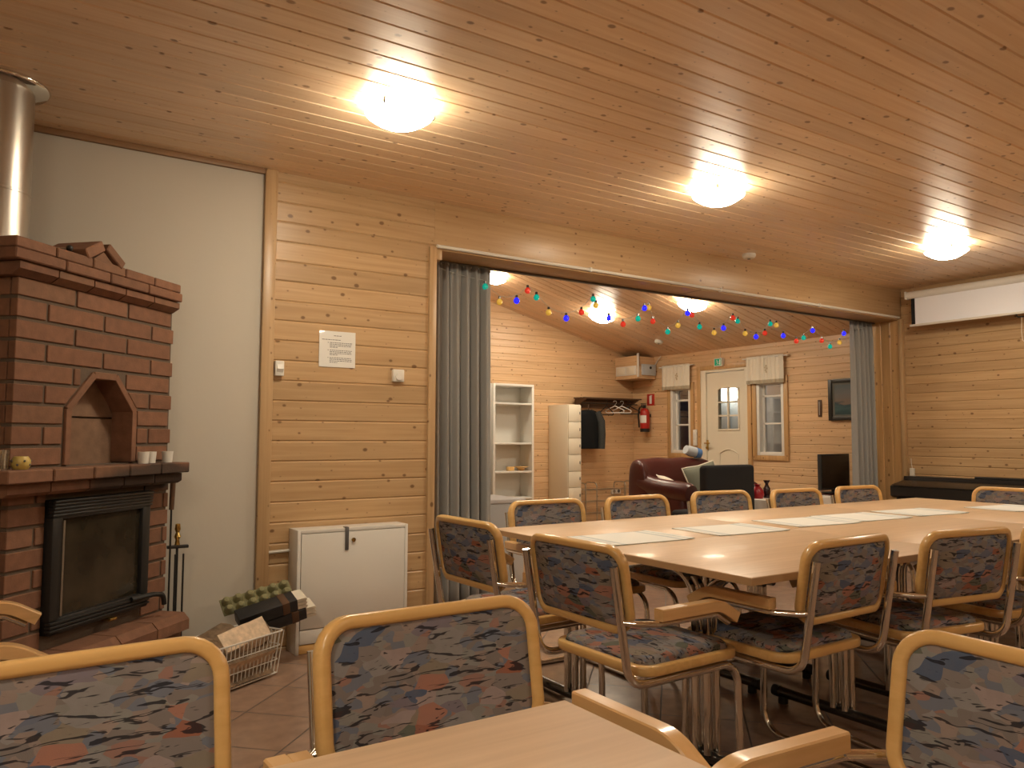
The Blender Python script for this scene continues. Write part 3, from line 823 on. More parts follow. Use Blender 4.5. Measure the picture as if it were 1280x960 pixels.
# mortar bed and core (leaves the niche and the firebox open)
co = MB()
def pr(poly, a, b): co.prism(poly, a, b, 'y')
Z0, Z1, e = .30, 1.70, .007
core = [(e-.02, .115), (FW-e, .115), (FW-e, .282), (.362, .795), (e-.02, .795)]
co.prism(core, .0, 1.827, 'z')
pr([(e-.02,.885),(FW-e,.885),(FW-e,1.0),(e-.02,1.0)], e, .116)
pr([(e-.02,1.0),(NC[0]+.022,1.0),(NC[0]+.022,NC[3]),(NC[4]+.012,NC[6]-.022),(NC[4]+.012,Z1),(e-.02,Z1)], e, .116)
pr([(FW-e,1.0),(FW-e,Z1),(NC[5]-.012,Z1),(NC[5]-.012,NC[6]-.022),(NC[1]-.022,NC[3]),(NC[1]-.022,1.0)], e, .116)
pr([(NC[4]+.012,NC[6]-.022),(NC[5]-.012,NC[6]-.022),(NC[5]-.012,Z1),(NC[4]+.012,Z1)], e, .116)
pr([(e-.02,0),(SD[0]+.02,0),(SD[0]+.02,.885),(e-.02,.885)], e, .116); pr([(SD[1]-.02,0),(FW-e,0),(FW-e,.885),(SD[1]-.02,.885)], e, .116)
pr([(SD[0]+.02,0),(SD[1]-.02,0),(SD[1]-.02,SD[2]+.02),(SD[0]+.02,SD[2]+.02)], e, .116); pr([(SD[0]+.02,SD[3]-.02),(SD[1]-.02,SD[3]-.02),(SD[1]-.02,.885),(SD[0]+.02,.885)], e, .116)
co.build('mortar_core', M['mortar'], fp, 0)
# niche: surround bricks and inner lining
nf = MB(); wd = .028
def stick(p, q, t0=-.006, t1=.1, wv=wd):
    p = Vector((p[0],0,p[1])); q = Vector((q[0],0,q[1])); d = (q-p).normalized(); nrm = Vector((d.z,0,-d.x))*wv
    a, b, c_, d_ = p, q, q+nrm, p+nrm
    m = bmesh.new(); vs = [m.verts.new((v.x, t, v.z)) for t in (t0, t1) for v in (a, b, c_, d_)]
    for f_ in ((0,1,2,3),(7,6,5,4),(0,4,5,1),(1,5,6,2),(2,6,7,3),(3,7,4,0)): m.faces.new([vs[i] for i in f_])
    bmesh.ops.bevel(m, geom=list(m.edges), offset=.002, segments=1, affect='EDGES'); nf.bm(m)
stick((NC[0],1.004), (NC[0],NC[3]-.003)); stick((NC[0]-.002,NC[3]+.004), (NC[4]-.004,NC[6]-.002)); stick((NC[4]+.004,NC[6]), (NC[5]-.004,NC[6]))
stick((NC[5]+.004,NC[6]-.002), (NC[1]+.002,NC[3]+.004)); stick((NC[1],NC[3]-.003), (NC[1],1.004))
nf.build('niche_surround', FACE, fp, 30)
nb = MB(); nb.box((NC[0]+.02,.098,1.0), (NC[1]-.02,.108,1.19)); nb.prism([(NC[0]+.02,1.198),(NC[1]-.02,1.198),(NC[5],1.37),(NC[4],1.37)], .098, .108, 'y')
nb.build('niche_back', M['nichebrick'], fp, 0)
# mantel, cornice, gable and hearth, brick by brick
def row(mb, z0, z1, ov, n, back, ovl=None, cham=0, step=0):
    x0, x1 = -(ovl if ovl is not None else ov), FW - .015
    L_ = (x1-x0)/n
    for k in range(n):
        a, b = x0+L_*k+.003, x0+L_*(k+1)-.003
        if cham: mb.prism([(-ov, z1), (-ov, z0+cham*.6), (-ov+cham, z0), (back, z0), (back, z1)][::-1], a, b, 'x')
        else: mb.rbox((a, -ov, z0), (b, back, z1), .004, 1)
    # flank on the left
    for k in range(3):
        a, b = back + .24*k + .003, back + .24*(k+1) - .003
        mb.rbox((x0, a, z0), (.06, b, z1), .004, 1)
mt = MB(); row(mt, .952, .998, .12, 5, .1, .15); row(mt, .902, .948, .08, 5, .1, .11, .02)
mt.build('mantel', FACE, fp, 30)
cn = MB(); row(cn, 1.788, 1.827, .045, 5, .14, .085); row(cn, 1.745, 1.784, .055, 4, .14, .095); row(cn, 1.694, 1.741, .04, 5, .14, .06, .035)
cn.build('cornice', FACE, fp, 30)
gb = MB()
def slab(p, q, t0, t1, th):
    p = Vector((p[0],0,p[1])); q = Vector((q[0],0,q[1])); d = (q-p).normalized(); nrm = Vector((-d.z,0,d.x))*th
    m = bmesh.new(); vs = [m.verts.new((v.x, t, v.z)) for t in (t0, t1) for v in (p, q, q+nrm, p+nrm)]
    for f_ in ((0,1,2,3),(7,6,5,4),(0,4,5,1),(1,5,6,2),(2,6,7,3),(3,7,4,0)): m.faces.new([vs[i] for i in f_])
    bmesh.ops.bevel(m, geom=list(m.edges), offset=.004, segments=1, affect='EDGES'); gb.bm(m)
slab((.262,1.817), (.352,1.872), -.05, .16, .042); slab((.357,1.876), (.452,1.815), -.05, .16, .038)
gb.prism([(.285,1.815),(.43,1.815),(.357,1.868)], -.035, .15, 'y')
gb.build('gable', FACE, fp, 30)
he = MB()
def hearth_row(z0, z1, ov, n, cham):
    L_ = (FW+.02)/n
    for k in range(n):
        a, b = -.04+L_*k+.003, -.04+L_*(k+1)-.003
        he.prism([(-ov, z1-cham), (-ov, z0), (.0, z0), (.0, z1), (-ov+cham, z1)], a, b, 'x')
hearth_row(.245, .318, .145, 4, .028); hearth_row(.16, .24, .105, 4, .0); hearth_row(.08, .155, .075, 4, 0); hearth_row(.0, .075, .075, 4, 0)
he.build('hearth', FACE, fp, 30)
# stove door: cast frame with ridged rails, dark glass, hooked handle
sf = MB(); x0, x1, z0, z1 = SD; T0 = -.035
sf.rbox((x0, T0, z0), (x0+.05, .02, z1), .006); sf.rbox((x1-.05, T0, z0), (x1, .02, z1), .006)
sf.rbox((x0, T0, z1-.075), (x1, .02, z1), .006); sf.rbox((x0, T0, z0), (x1, .02, z0+.062), .006)
for k in range(5): sf.rbox((x0-.004, T0-.012+.002*k, z1-.012-.013*k), (x1+.006, T0+.02, z1-.002-.013*k), .003)
for k in range(3): sf.rbox((x0-.002, T0-.008, z0+.012+.014*k), (x1+.002, T0+.02, z0+.022+.014*k), .003)
sd_ = sf.build('stove_door', M['darkmetal'], fp, 30)
MB().box((x0+.045, -.016, z0+.06), (x1-.045, -.010, z1-.07)).build('door_glass', M['sootglass'], sd_)
q = MB(); q.tube([(x0+.052, -.038, z0+.066), (x0+.052, -.038, z1-.08)], .0035, 8)
q.build('glass_clip', M['steel'], sd_)
q = MB(); q.tube(fillet([(x1-.12, -.045, z0+.05), (x1-.02, -.075, z0+.055), (x1+.035, -.085, z0+.045), (x1+.045, -.085, z0-.0)], [.03, .03]), [.011]*6+[.012]*20 if False else .011, 10)
q.build('handle', M['blackplastic'], sd_)
MB().rbox((.46, -.05, SD[2]-.012), (.50, 0, SD[2]), .004).build('ash_slide', M['brass'], fp)

def atfp(s_, t_, z): 
    c = math.cos(R(45)); return (FP[0]+c*(s_-t_), FP[1]+c*(s_+t_), z)
fl = thing('flue_pipe', 'wide brushed steel flue pipe rising from the fireplace to the ceiling', 'flue pipe', (-.06, 3.715, 1.8275))
MB().lathe([(.125,0), (.125,.26), (.127,.262), (.127,.27), (.124,.272), (.124,.725)], seg=40).build('pipe', M['steel'], fl, 30)
MB().lathe([(.124,.69), (.17,.70), (.178,.708), (.178,.716), (.168,.728), (.124,.728)], seg=40).build('ceiling_collar', M['chrome'], fl, 50)
k_ = thing('vent_knob', 'small black ball knob lying on top of the brick cornice', 'knob', atfp(.19, -.02, 1.8285))
MB().sphere((0,0,.016), .013).build('ball', M['blackplastic'], k_); MB().tube([(-.045,0,.010), (0,0,.014)], .004, 8).build('rod', M['steel'], k_)
# mantel ornaments
def votive(label, s_, t_):
    t = thing('votive_candle', label, 'candle', atfp(s_, t_, .9985), 0, 'votive candles on the mantel')
    MB().lathe([(0,0), (.021,0), (.025,.05), (.0235,.05), (.020,.004), (0,.004)], seg=20).build('glass_cup', M['votive'], t)
    MB().lathe([(0,.005), (.0195,.005), (.0215,.026), (0,.028)], seg=20).build('wax', M['candle'], t)
    return t
v0 = votive('left of the three white votive candles at the right end of the mantel', .612, -.06)
dup(v0, 'middle of the three white votive candles at the right end of the mantel', atfp(.672, -.05, .9985))
dup(v0, 'right-hand white votive candle standing apart at the mantel end', atfp(.775, -.06, .9985))
mg = thing('candle_holder', 'round yellow candle holder with dark dots on the mantel', 'candle holder', atfp(-.03, -.055, .9985))
MB().lathe([(0,0), (.022,0), (.031,.014), (.031,.032), (.022,.046), (.019,.046), (.027,.03), (.0,.006)], seg=20).build('bowl', plain('yellow_glaze', (.55,.42,.12), .4), mg)
dd = MB()
for k in range(9):
    a = R(-150+40*k); z_ = .017 if k % 2 else .030
    dd.sphere((.0305*math.cos(a), .0305*math.sin(a), z_), .0042, 8, 6)
dd.build('dots', M['ink'], mg)
gl = thing('glass_jar', 'clear glass jar at the left end of the mantel', 'jar', atfp(-.115, -.05, .9985))
MB().lathe([(0,0), (.026,0), (.03,.07), (.028,.07), (.024,.004), (0,.004)], seg=20).build('cup', M['clearglass'], gl)

# fire tools
ft = thing('fire_tool_set', 'black and brass fireplace tool set standing between fireplace and white wall', 'fire tools', (.722, 3.995, 0))
MB().lathe([(0,0), (.05,0), (.05,.012), (.02,.02), (0,.02)]).build('base', M['darkmetal'], ft)
q = MB(); q.cyl((0,0,.02), (0,0,.60), .006, 8); q.build('post', M['darkmetal'], ft)
q = MB(); q.rbox((-.045,-.012,.585), (.05,.012,.60), .003); q.build('crossbar', M['darkmetal'], ft)
MB().lathe([(0,.60), (.013,.602), (.009,.625), (.016,.64), (.008,.66), (.014,.675), (.011,.70), (0,.702)], seg=14).build('finial', M['brass'], ft)
for x, top in ((-.034, .80), (-.010, .56), (.026, .56)):
    q = MB(); q.tube([(x, -.018, .06), (x, -.018, top)], .0045, 8); pk = q.build('poker', M['darkmetal'], ft)
q = MB(); q.tube([(-.034,-.018,.77), (-.030,-.018,.92)], [.011,.013], 10); q.build('wooden_handle', M['brownwood'], ft)
q = MB(); q.tube(fillet([(-.026,-.018,.915), (-.024,-.018,.955), (.03,-.018,.965)], .015), .005, 8); q.build('hook', M['steel'], ft)

# ------------------------------------------------------------------ wood basket
BA = R(29.5); BL, BD = .40, .22
bs = thing('wire_basket', 'white wire basket of firewood on the tiles beside the white cupboard', 'basket', (.78, 3.525, 0), BA)
q = MB(); rw = .0022
def loop(z, e): return [(-e, -e, z), (BL+e, -e, z), (BL+e, BD+e, z), (-e, BD+e, z)]
def cl(pts, r): q.tube(fillet([pts[0]] + pts[1:] + [pts[0]], .02)+[], r, 6)
for z, e_, r_ in ((.205, .02, .004), (.012, 0, .0035), (.14, .013, rw), (.075, .006, rw)): cl(loop(z, e_), r_)
for k in range(19):
    x = BL*k/18
    q.tube([(x*1.1-.02, -.02, .205), (x, 0, .012), (x, BD, .012), (x*1.1-.02, BD+.02, .205)], rw, 5)
for k in range(11):
    y = BD*k/10
    q.tube([(-.02, y*1.18-.02, .205), (0, y, .012), (BL, y, .012), (BL+.02, y*1.18-.02, .205)], rw, 5)
q.build('wire_frame', M['white'], bs, 60)
def inb(x, y, z):
    c, s_ = math.cos(BA), math.sin(BA); return (.78 + c*x - s_*y, 3.525 + s_*x + c*y, z)
def log(label, x, y, z, ln, r_, az, roll, tilt=0):
    t = thing('split_log', label, 'firewood', inb(x, y, z), BA + az, 'firewood in the basket')
    rnd = random.Random(label)
    prof = [(0,0)] + [(r_*math.cos(a)*(1+rnd.uniform(-.06,.06)), r_*math.sin(a)*(1+rnd.uniform(-.06,.06))) for a in [R(roll+d) for d in range(0, 111, 22)]]
    cx = sum(p[0] for p in prof)/len(prof); cy = sum(p[1] for p in prof)/len(prof)
    prof = [(p[0]-cx, p[1]-cy) for p in prof]
    n = len(prof); vs = []; fs = []; K = 7
    for k in range(K):
        xx = -ln/2 + ln*k/(K-1)
        for p in prof: vs.append((xx, p[0]+rnd.uniform(-.002,.002), p[1]+xx*math.tan(tilt)+rnd.uniform(-.002,.002)))
    wood = MB(); bark = MB()
    for k in range(K-1):
        for i in range(n):
            j = (i+1) % n
            (bark if 1 <= i < n-1 else wood).add([vs[k*n+i], vs[k*n+j], vs[(k+1)*n+j], vs[(k+1)*n+i]], [(0,1,2,3)])
    wood.add(vs[:n], [tuple(range(n))]); wood.add(vs[-n:], [tuple(range(n))])
    wood.build('split_face', M['cut'], t, 20); bark.build('bark', M['bark'], t, 20)
log('birch log lying low along the front of the wire basket', .20, .05, .06, .33, .085, 0, 60)
log('log behind the front log in the bottom of the basket', .20, .15, .06, .33, .085, .05, 200)
log('pale split log on top at the front rim of the basket', .22, .06, .185, .27, .09, .03, -60, .1)
log('dark barked log on top at the left end of the basket', .03, .12, .20, .22, .075, .3, 30)
log('brown log with bark upward resting behind the pale one', .14, .15, .215, .22, .07, .15, 40, .15)
log('brown split log in the middle of the basket under the pale one', .20, .05, .115, .34, .10, .02, 20)
log('small brown log at the left front corner of the basket', .06, .045, .185, .20, .08, -.1, 70, .1)
log('knotty split log under the black cartons at the right of the basket', .33, .12, .175, .22, .095, .12, 30)
log('short pale log end sticking out at the right of the basket', .30, .06, .185, .16, .075, -.1, 100, .2)
eg = thing('egg_carton', 'grey green egg carton lid leaning over the firewood against the wall', 'egg carton', (1.085, 3.93, .325), 0)
q = MB()
M4 = Matrix.Rotation(R(-11), 4, 'Y') @ Matrix.Rotation(R(48), 4, 'X')
q.rbox((-.17,-.045,-.004), (.17,.045,.004), .003)
for i in range(6):
    for j in range(2): q.lathe([(0,.034), (.012,.032), (.02,.02), (.026,0)], (-.14+.056*i, -.022+.044*j, .003), 12)
q.xf(M4); q.build('tray', M['egg'], eg, 40)
cb = thing('carton_bundle', 'bundle of black cartons with cream fluted ends on top of the firewood', 'cartons', (1.145, 3.84, .262), 0)
M5 = Matrix.Rotation(R(-13), 4, 'Y') @ Matrix.Rotation(R(20), 4, 'X')
for k, (dx, dz, ln) in enumerate(((-.035, .03, .28), (.02, -.035, .25))):
    q = MB().rbox((dx-ln/2, -.045, dz-.03), (dx+ln/2, .045, dz+.03), .004).xf(M5); q.build('carton', M['blackcard'], cb)
    q = MB()
    for j in range(3):
        q.prism([(dx+ln/2-.002, dz-.028+.02*j), (dx+ln/2+.045, dz-.032+.02*j), (dx+ln/2+.050, dz-.024+.02*j), (dx+ln/2+.042, dz-.016+.02*j), (dx+ln/2-.002, dz-.012+.02*j)], -.042, .042, 'y')
    q.xf(M5); q.build('fluted_end', M['linen'], cb)
    MB().rbox((dx+ln/2-.075, -.047, dz-.031), (dx+ln/2-.04, .047, dz+.031), .002).xf(M5).build('brown_band', M['brownwood'], cb)

# ------------------------------------------------------------------ white cupboard on the panelled wall
cx0, cx1, cy0, cz1 = 1.30, 1.925, 3.985, .632
wc = thing('white_cupboard', 'low white cupboard with a grey latch against the panelled wall', 'cupboard', (0, 0, 0))
q = MB()
q.rbox((cx0, cy0, 0), (cx0+.018, YA-.004, cz1), .002); q.rbox((cx1-.018, cy0, 0), (cx1, YA-.004, cz1), .002)
q.rbox((cx0+.018, cy0, cz1-.018), (cx1-.018, YA-.004, cz1), .002); q.box((cx0+.018, cy0+.02, .045), (cx1-.018, YA-.004, cz1-.02))
q.build('body', M['white'], wc)
dr = MB().rbox((cx0+.021, cy0-.002, .125), (cx1-.021, cy0+.016, cz1-.021), .002).build('door', M['white'], wc)
MB().rbox((cx0+.021, cy0, .05), (cx1-.021, cy0+.016, .121), .002).build('lower_panel', M['white'], wc)
MB().rbox((cx0+.02, cy0+.004, .002), (cx1-.02, cy0+.02, .046), .002).build('plinth', M['frame'], wc)
q = MB(); q.rbox((1.555, cy0-.008, .515), (1.575, cy0-.001, cz1+.003), .002); q.rbox((1.555, cy0-.008, cz1), (1.575, cy0+.03, cz1+.004), .001)
q.build('latch', M['greylatch'], dr)
q = MB(); q.cyl((1.602, cy0-.012, .567), (1.602, cy0, .567), .011, 16); q.build('lock', M['brass'], dr)
cd = thing('cable_conduit', 'short white conduit between post and white cupboard', 'conduit', (1.245, YA-.015, .513))
MB().tube([(-.055,.003,0), (.06,0,.003)], .008, 8).build('pipe', M['whiteplastic'], cd)

# wall fittings
th = thing('thermostat', 'white thermostat with round dial on the panelled wall', 'thermostat', (1.913, YA, 1.471))
MB().rbox((-.036,-.028,-.036), (.036,0,.036), .006).build('housing', M['whiteplastic'], th)
q = MB(); q.cyl((0,-.036,-.006), (0,-.028,-.006), .021, 20); q.build('dial', M['white'], th)
sw = thing('light_switch', 'white light switch box beside the post on the panelled wall', 'light switch', (1.221, YA, 1.478))
MB().rbox((-.024,-.034,-.04), (.024,0,.04), .004).build('box', M['whiteplastic'], sw)
MB().prism([(-.034,-.022), (-.044,-.004), (-.034,.022)], -.014, .018, 'x').build('rocker', M['whiteplastic'], sw)
nt_ = thing('paper_notice', 'typed white paper notice in a plastic sleeve on the panelled wall', 'notice', (1.548, YA-.003, 1.602))
MB().box((-.105,-.002,-.1), (.105,0,.1)).build('sheet', M['paper'], nt_)
q = MB(); random.seed(5)
def tline(x0, x1, z):
    x = x0
    while x < x1-.004:
        w_ = random.uniform(.006, .016); q.box((x, -.0026, z-.0016), (min(x+w_, x1), -.002, z+.0016)); x += w_+.003
tline(-.022, .022, .075); tline(-.09, .02, .052)
z_ = .036
for n_ in (4, 4, 4):
    q.box((-.056, -.0026, z_-.002), (-.052, -.002, z_+.002))
    for k in range(n_): tline(-.045, .085 if k < n_-1 else .0, z_); z_ -= .0085
    z_ -= .008
q.build('lettering', M['ink'], nt_)
for lab, y_ in (('white power adapter in the wall socket above the piano end', 4.06),):
    ad = thing('power_adapter', lab, 'adapter', (XB-.002, y_, .80))
    MB().rbox((-.03,-.02,-.04), (0,.02,.04), .005).build('body', M['whiteplastic'], ad)
    MB().tube([(-.015,0,.04), (-.012,.01,.09), (-.008,.012,.13)], .003, 6).build('cable', M['whiteplastic'], ad)

# ------------------------------------------------------------------ curtains
def curtain(label, x0, x1, ztop, zbot, y, seed, folds):
    rnd = random.Random(seed)
    t = thing('curtain', label, 'curtain', ((x0+x1)/2, y, 0))
    nx_, nz = 120, 14; vs = []; fs = []
    ph = [rnd.uniform(0, 6.28) for _ in range(4)]
    for j in range(nz+1):
        v = j/nz
        for i in range(nx_+1):
            u = i/nx_
            uu = u + .012*math.sin(3*v+ph[0])*math.sin(PI*u)
            amp = .030*(.75+.5*v)
            d = amp*math.sin(2*PI*folds*uu+ph[1]+.5*math.sin(2*PI*2.3*uu+ph[2])) + .010*math.sin(2*PI*folds*2.1*uu+ph[3]+v)
            if v < .06: d *= .6 + v*6.6
            vs.append(((x0-x1)/2 + (x1-x0)*u*(1+.03*v), d, ztop-(ztop-zbot)*v))
    for j in range(nz):
        for i in range(nx_):
            a = j*(nx_+1)+i; fs.append((a, a+1, a+nx_+2, a+nx_+1))
    m = MB().add(vs, fs).build('drape', M['curtain'], t, 80)
    sm = m.modifiers.new('thickness', 'SOLIDIFY'); sm.thickness = .004
    q = MB()
    for k in range(int(folds)+2):
        x = (x0-x1)/2 + (x1-x0)*(k+.5)/(int(folds)+2)
        q.tube([(x, 0, ztop-.012), (x, 0, 2.237)], .003, 6)
    q.build('hook', M['whiteplastic'], t)
    return t
cl_ = curtain('long grey curtain gathered at the left side of the wide opening', 2.24, 2.69, 2.238, .02, 4.375, 4, 6)
cr_ = curtain('long grey curtain gathered at the right side of the wide opening, by the piano', 6.74, 7.125, 2.238, .02, 4.385, 9, 5)
MB_r = MB().rbox((2.17, 4.365, 2.236), (7.13, 4.395, 2.2495), .003).build('curtain_rail', M['greylatch'])
tag(MB_r, 'thin dark curtain rail under the beam of the wide opening', 'curtain rail')

# ------------------------------------------------------------------ string of coloured lights
SLY = 4.36
sl = thing('string_lights', 'string of red, blue, green and yellow bulbs hung across the opening', 'string lights', (0, SLY, 0))
BULB = [('t', 2.649, 2.119), ('y', 2.762, 2.028), ('b', 2.899, 2.05), ('r', 2.99, 2.129), ('t', 3.064, 2.089), ('y', 3.169, 1.994), ('b', 3.323, 1.966), ('r', 3.46, 2.022), ('t', 3.57, 2.129), ('y', 3.594, 2.084), ('b', 3.717, 2.001), ('r', 3.856, 1.968), ('t', 4.006, 2.023), ('b', 4.073, 2.11), ('y', 4.118, 2.118), ('r', 4.159, 2.016), ('t', 4.315, 1.947), ('y', 4.429, 2.006), ('b', 4.537, 2.114), ('r', 4.586, 2.103), ('t', 4.67, 2.014), ('y', 4.839, 1.98), ('b', 4.952, 2.027), ('r', 5.067, 2.122), ('t', 5.126, 2.099), ('y', 5.218, 2.002), ('b', 5.356, 1.985), ('r', 5.471, 2.025), ('t', 5.545, 2.111), ('y', 5.628, 2.107), ('b', 5.717, 2.021), ('r', 5.898, 1.986), ('t', 6.002, 2.023), ('b', 6.136, 2.099), ('r', 6.265, 2.016), ('t', 6.389, 1.97), ('y', 6.536, 2.018), ('b', 6.608, 2.109)]
cm = {'t': emit('bulb_teal', (0,.50,.36), .4, (0,.35,.3)), 'y': emit('bulb_yellow', (.9,.50,.05), .4, (.5,.35,.1)),
      'b': emit('bulb_blue', (.02,.02,1), 1.2, (.0,.0,.5)), 'r': emit('bulb_red', (.9,.05,.02), .4, (.5,.03,.02))}
bm_ = {}
def bulb(c):
    if c not in bm_:
        m = MB().lathe([(0,-.027), (.010,-.025), (.018,-.017), (.021,-.006), (.018,.005), (.011,.013), (.009,.016), (0,.016)], seg=14).build('bulb', cm[c], sl, 60)
        s_ = MB().lathe([(0,.033), (.008,.033), (.0095,.015), (0,.015)], seg=10).build('socket', M['dkchrome'], m)
        bm_[c] = m; return m
    o = bm_[c].copy(); COL.objects.link(o); o.parent = sl
    for ch in list(bm_[c].children): d_ = ch.copy(); COL.objects.link(d_); d_.parent = o
    return o
wp = []
for c, x, z in BULB:
    o = bulb(c); o.location = (x, 0, z); wp.append((x, 0, z+.036))
path = []
HK = [.0, 1]
full = [(2.25, 0, 2.21)] + wp + [(7.0, 0, 2.2)]
for i in range(len(full)-1):
    a, b = Vector(full[i]), Vector(full[i+1])
    for k in range(4):
        s_ = k/4; p = a.lerp(b, s_); p.z -= .012*math.sin(PI*s_); path.append(p)
path.append(Vector(full[-1]))
MB().tube(path, .0018, 5).build('wire', plain('clear_wire', (.45,.45,.42), .4), sl)

# ------------------------------------------------------------------ projection screen
ps = thing('projection_screen', 'white roll-down projection screen hanging from the ceiling above the piano', 'projection screen', (7.0, 2.4, 0))
q = MB()
q.prism([(.045+.04*math.cos(a)*0 + .032*math.cos(a)-.045, 2.442+.034*math.sin(a)) for a in [2*PI*k/12 for k in range(12)]], -1.6, 1.56, 'y')
q.build('casing', M['white'], ps, 40)
MB().rbox((-.034, 1.555, 2.405), (.034, 1.572, 2.478), .006).build('end_cap', M['whiteplastic'], ps)
MB().box((-.0015, -1.55, 2.165), (.0015, 1.49, 2.42)).build('screen_fabric', plain('screen_white', (.88,.91,.99), .8), ps)
MB().box((-.0017, 1.49, 2.165), (.0013, 1.525, 2.42)).build('black_border', M['blackcloth'], ps)
MB().rbox((-.012, -1.57, 2.148), (.012, 1.54, 2.168), .004).build('bottom_bar', M['white'], ps)
q = MB(); q.tube(fillet([(0, .64, 2.15), (0, .63, 2.125), (0, .55, 2.125), (0, .54, 2.15)], .012), .006, 8); q.build('pull_handle', M['blackplastic'], ps)
q = MB(); q.tube([(0,.60,2.12), (0,.605,2.0), (0,.60,1.93), (0,.57,1.90)], .003, 6); q.build('pull_cord', M['linen'], ps)
q = MB(); q.tube(fillet([(0,1.50,2.475), (0,1.515,2.50), (0,1.50,2.52), (0,1.485,2.50), (0,1.50,2.475)], .012), .0025, 6); q.tube([(0,1.50,2.515), (0,1.50,2.545)], .003, 6); q.build('hanger', M['chrome'], ps)

# ------------------------------------------------------------------ piano
pi = thing('digital_piano', 'black digital piano against the pine wall under the projection screen', 'piano', (0, 0, 0))
py0, py1 = 2.55, 4.06
q = MB(); q.prism([(6.80,.60), (6.80,.685), (6.83,.70), (7.02,.735), (7.03,.77), (7.17,.77), (7.17,.58), (6.84,.58)], py0, py1, 'y')
q.build('body', plain('piano_black', (.014,.012,.011), .28), pi, 30)
MB().prism([(6.795,.688), (6.83,.703), (7.018,.738), (7.018,.744), (6.83,.709), (6.795,.695)], py0+.03, py1-.03, 'y').build('key_lid', plain('piano_lid', (.018,.014,.012), .22), pi, 30)
for y_ in (py0+.02, py1-.06): MB().rbox((6.86, y_, 0), (7.16, y_+.04, .58), .004).build('side_panel', M['blackplastic'], pi)
MB().rbox((7.10, py0+.06, .2), (7.13, py1-.06, .58), .003).build('back_panel', M['blackplastic'], pi)
MB().rbox((7.028, 3.46, .742), (7.0305, 3.56, .758), .001).build('gold_label', M['brass'], pi)
MB().rbox((7.06, 2.75, .77), (7.12, 3.45, .788), .004).build('music_rest', M['blackplastic'], pi)

# ------------------------------------------------------------------ rear room furniture
def bookcase(label, x0, x1, ztop, shelves, ln):
    t = thing('bookcase', label, 'bookcase', (x0, 7.72, 0), 0, 'white bookcases on the rear wall')
    w_ = x1-x0; d_ = .27
    q = MB(); q.rbox((0,0,0), (.028,d_,ztop), .002); q.rbox((w_-.028,0,0), (w_,d_,ztop), .002); q.rbox((.028,0,ztop-.028), (w_-.028,d_,ztop), .002)
    q.box((.028,d_-.012,0), (w_-.028,d_,ztop-.02)); q.rbox((.028,.01,.0), (w_-.028,.03,.06), .002); q.build('carcass', M['white'], t)
    for z_ in shelves: MB().rbox((.028,.004,z_-.022), (w_-.028,d_-.012,z_), .002).build('shelf', M['white'], t)
    return t
bc = bookcase('white open bookcase with a little wooden toy on a shelf', 4.812, 5.392, 1.75, (.08, .40, .713, 1.05, 1.525), 0)
b2 = dup(bc, 'white open bookcase mostly hidden behind the left curtain', (4.20, 7.72, 0))
wt = thing('wooden_toy', 'small honey coloured wooden ornament on the lower bookcase shelf', 'ornament', (5.19, 7.80, .7135))
MB().rbox((-.13,-.03,0), (-.045,.03,.05), .006).build('block', M['frame'], wt)
q = MB().lathe([(0,.012), (.04,.012), (.05,.03), (.09,.045), (.088,.05), (.045,.038), (0,.024)], (.07,0,0), 20); q.lathe([(0,0), (.035,0), (.03,.012), (0,.012)], (.07,0,0), 16); q.build('dish', M['frame'], wt, 40)
ky = thing('key_tag', 'small black figure hanging inside the bookcase at its left side', 'figure', (4.856, 7.80, 1.15))
MB().rbox((-.004,-.022,.0), (.014,.022,.055), .006).build('head', M['blackplastic'], ky); MB().rbox((-.004,-.012,-.10), (.008,.012,0), .004).build('tag', M['palegrey'], ky)
# locker: narrow, six doors
lk = thing('locker', 'tall narrow cream locker with a column of small doors', 'locker', (5.81, 7.58, 0))
LW, LD, LH = .20, .415, 1.52
q = MB(); q.rbox((0,.018,0), (LW,LD,LH), .003); q.build('cabinet', M['cream'], lk)
zz = [.05, .296, .502, .698, .903, 1.105, 1.308, 1.515]
for k in range(len(zz)-1):
    d_ = MB().rbox((.004,.0,zz[k]+.003), (LW-.004,.017,zz[k+1]-.003), .002).build('door', M['cream'], lk)
    MB().rbox((LW-.03,-.008,zz[k]+.09), (LW-.02,.0,zz[k]+.125), .002).build('lock', M['greylatch'], d_)
# coat rack, hangers, coat
cr = thing('coat_rack', 'dark brown wooden coat rack with hat shelf on the rear wall', 'coat rack', (6.17, 7.70, 1.52))
MB().rbox((.05,.255,-.02), (.98,.285,.10), .004).build('back_board', M['brownwood'], cr)
q = MB()
for k in range(4): q.rbox((0,.02+.065*k,.095), (.98,.05+.065*k,.11), .003)
q.build('hat_shelf', M['brownwood'], cr)
for x in (.06, .93): MB().prism([(.0+.02,.095), (.255,.095), (.255,-.01)], x-.012, x+.012, 'x').build('bracket', M['brownwood'], cr)
q = MB(); q.tube([(.02,.09,.035), (.96,.09,.035)], .007, 8); q.build('hanging_rail', M['darkmetal'], cr)
def hanger(label, x, y, mat, ang, wdt=.20, drop=.10):
    t = thing('clothes_hanger', label, 'hanger', (x, y, 1.575), ang, 'hangers on the coat rack')
    hk = [(.0,0,-.045), (0,0,-.03)] + [(.022*math.cos(a)-.0, 0, .0+.022*math.sin(a)) for a in [R(-50+30*k) for k in range(8)]]
    MB().tube(hk, .0035, 6).build('hook', mat, t)
    q = MB(); q.tube(fillet([(0,0,-.045), (wdt,0,-.045-drop), (-wdt,0,-.045-drop), (0,0,-.045)], .02), .0065, 8); q.build('bow', mat, t)
    return t
hanger('black hanger hanging flat at the left of the coat rack', 6.60, 7.79, M['blackplastic'], R(15), .20, .12)
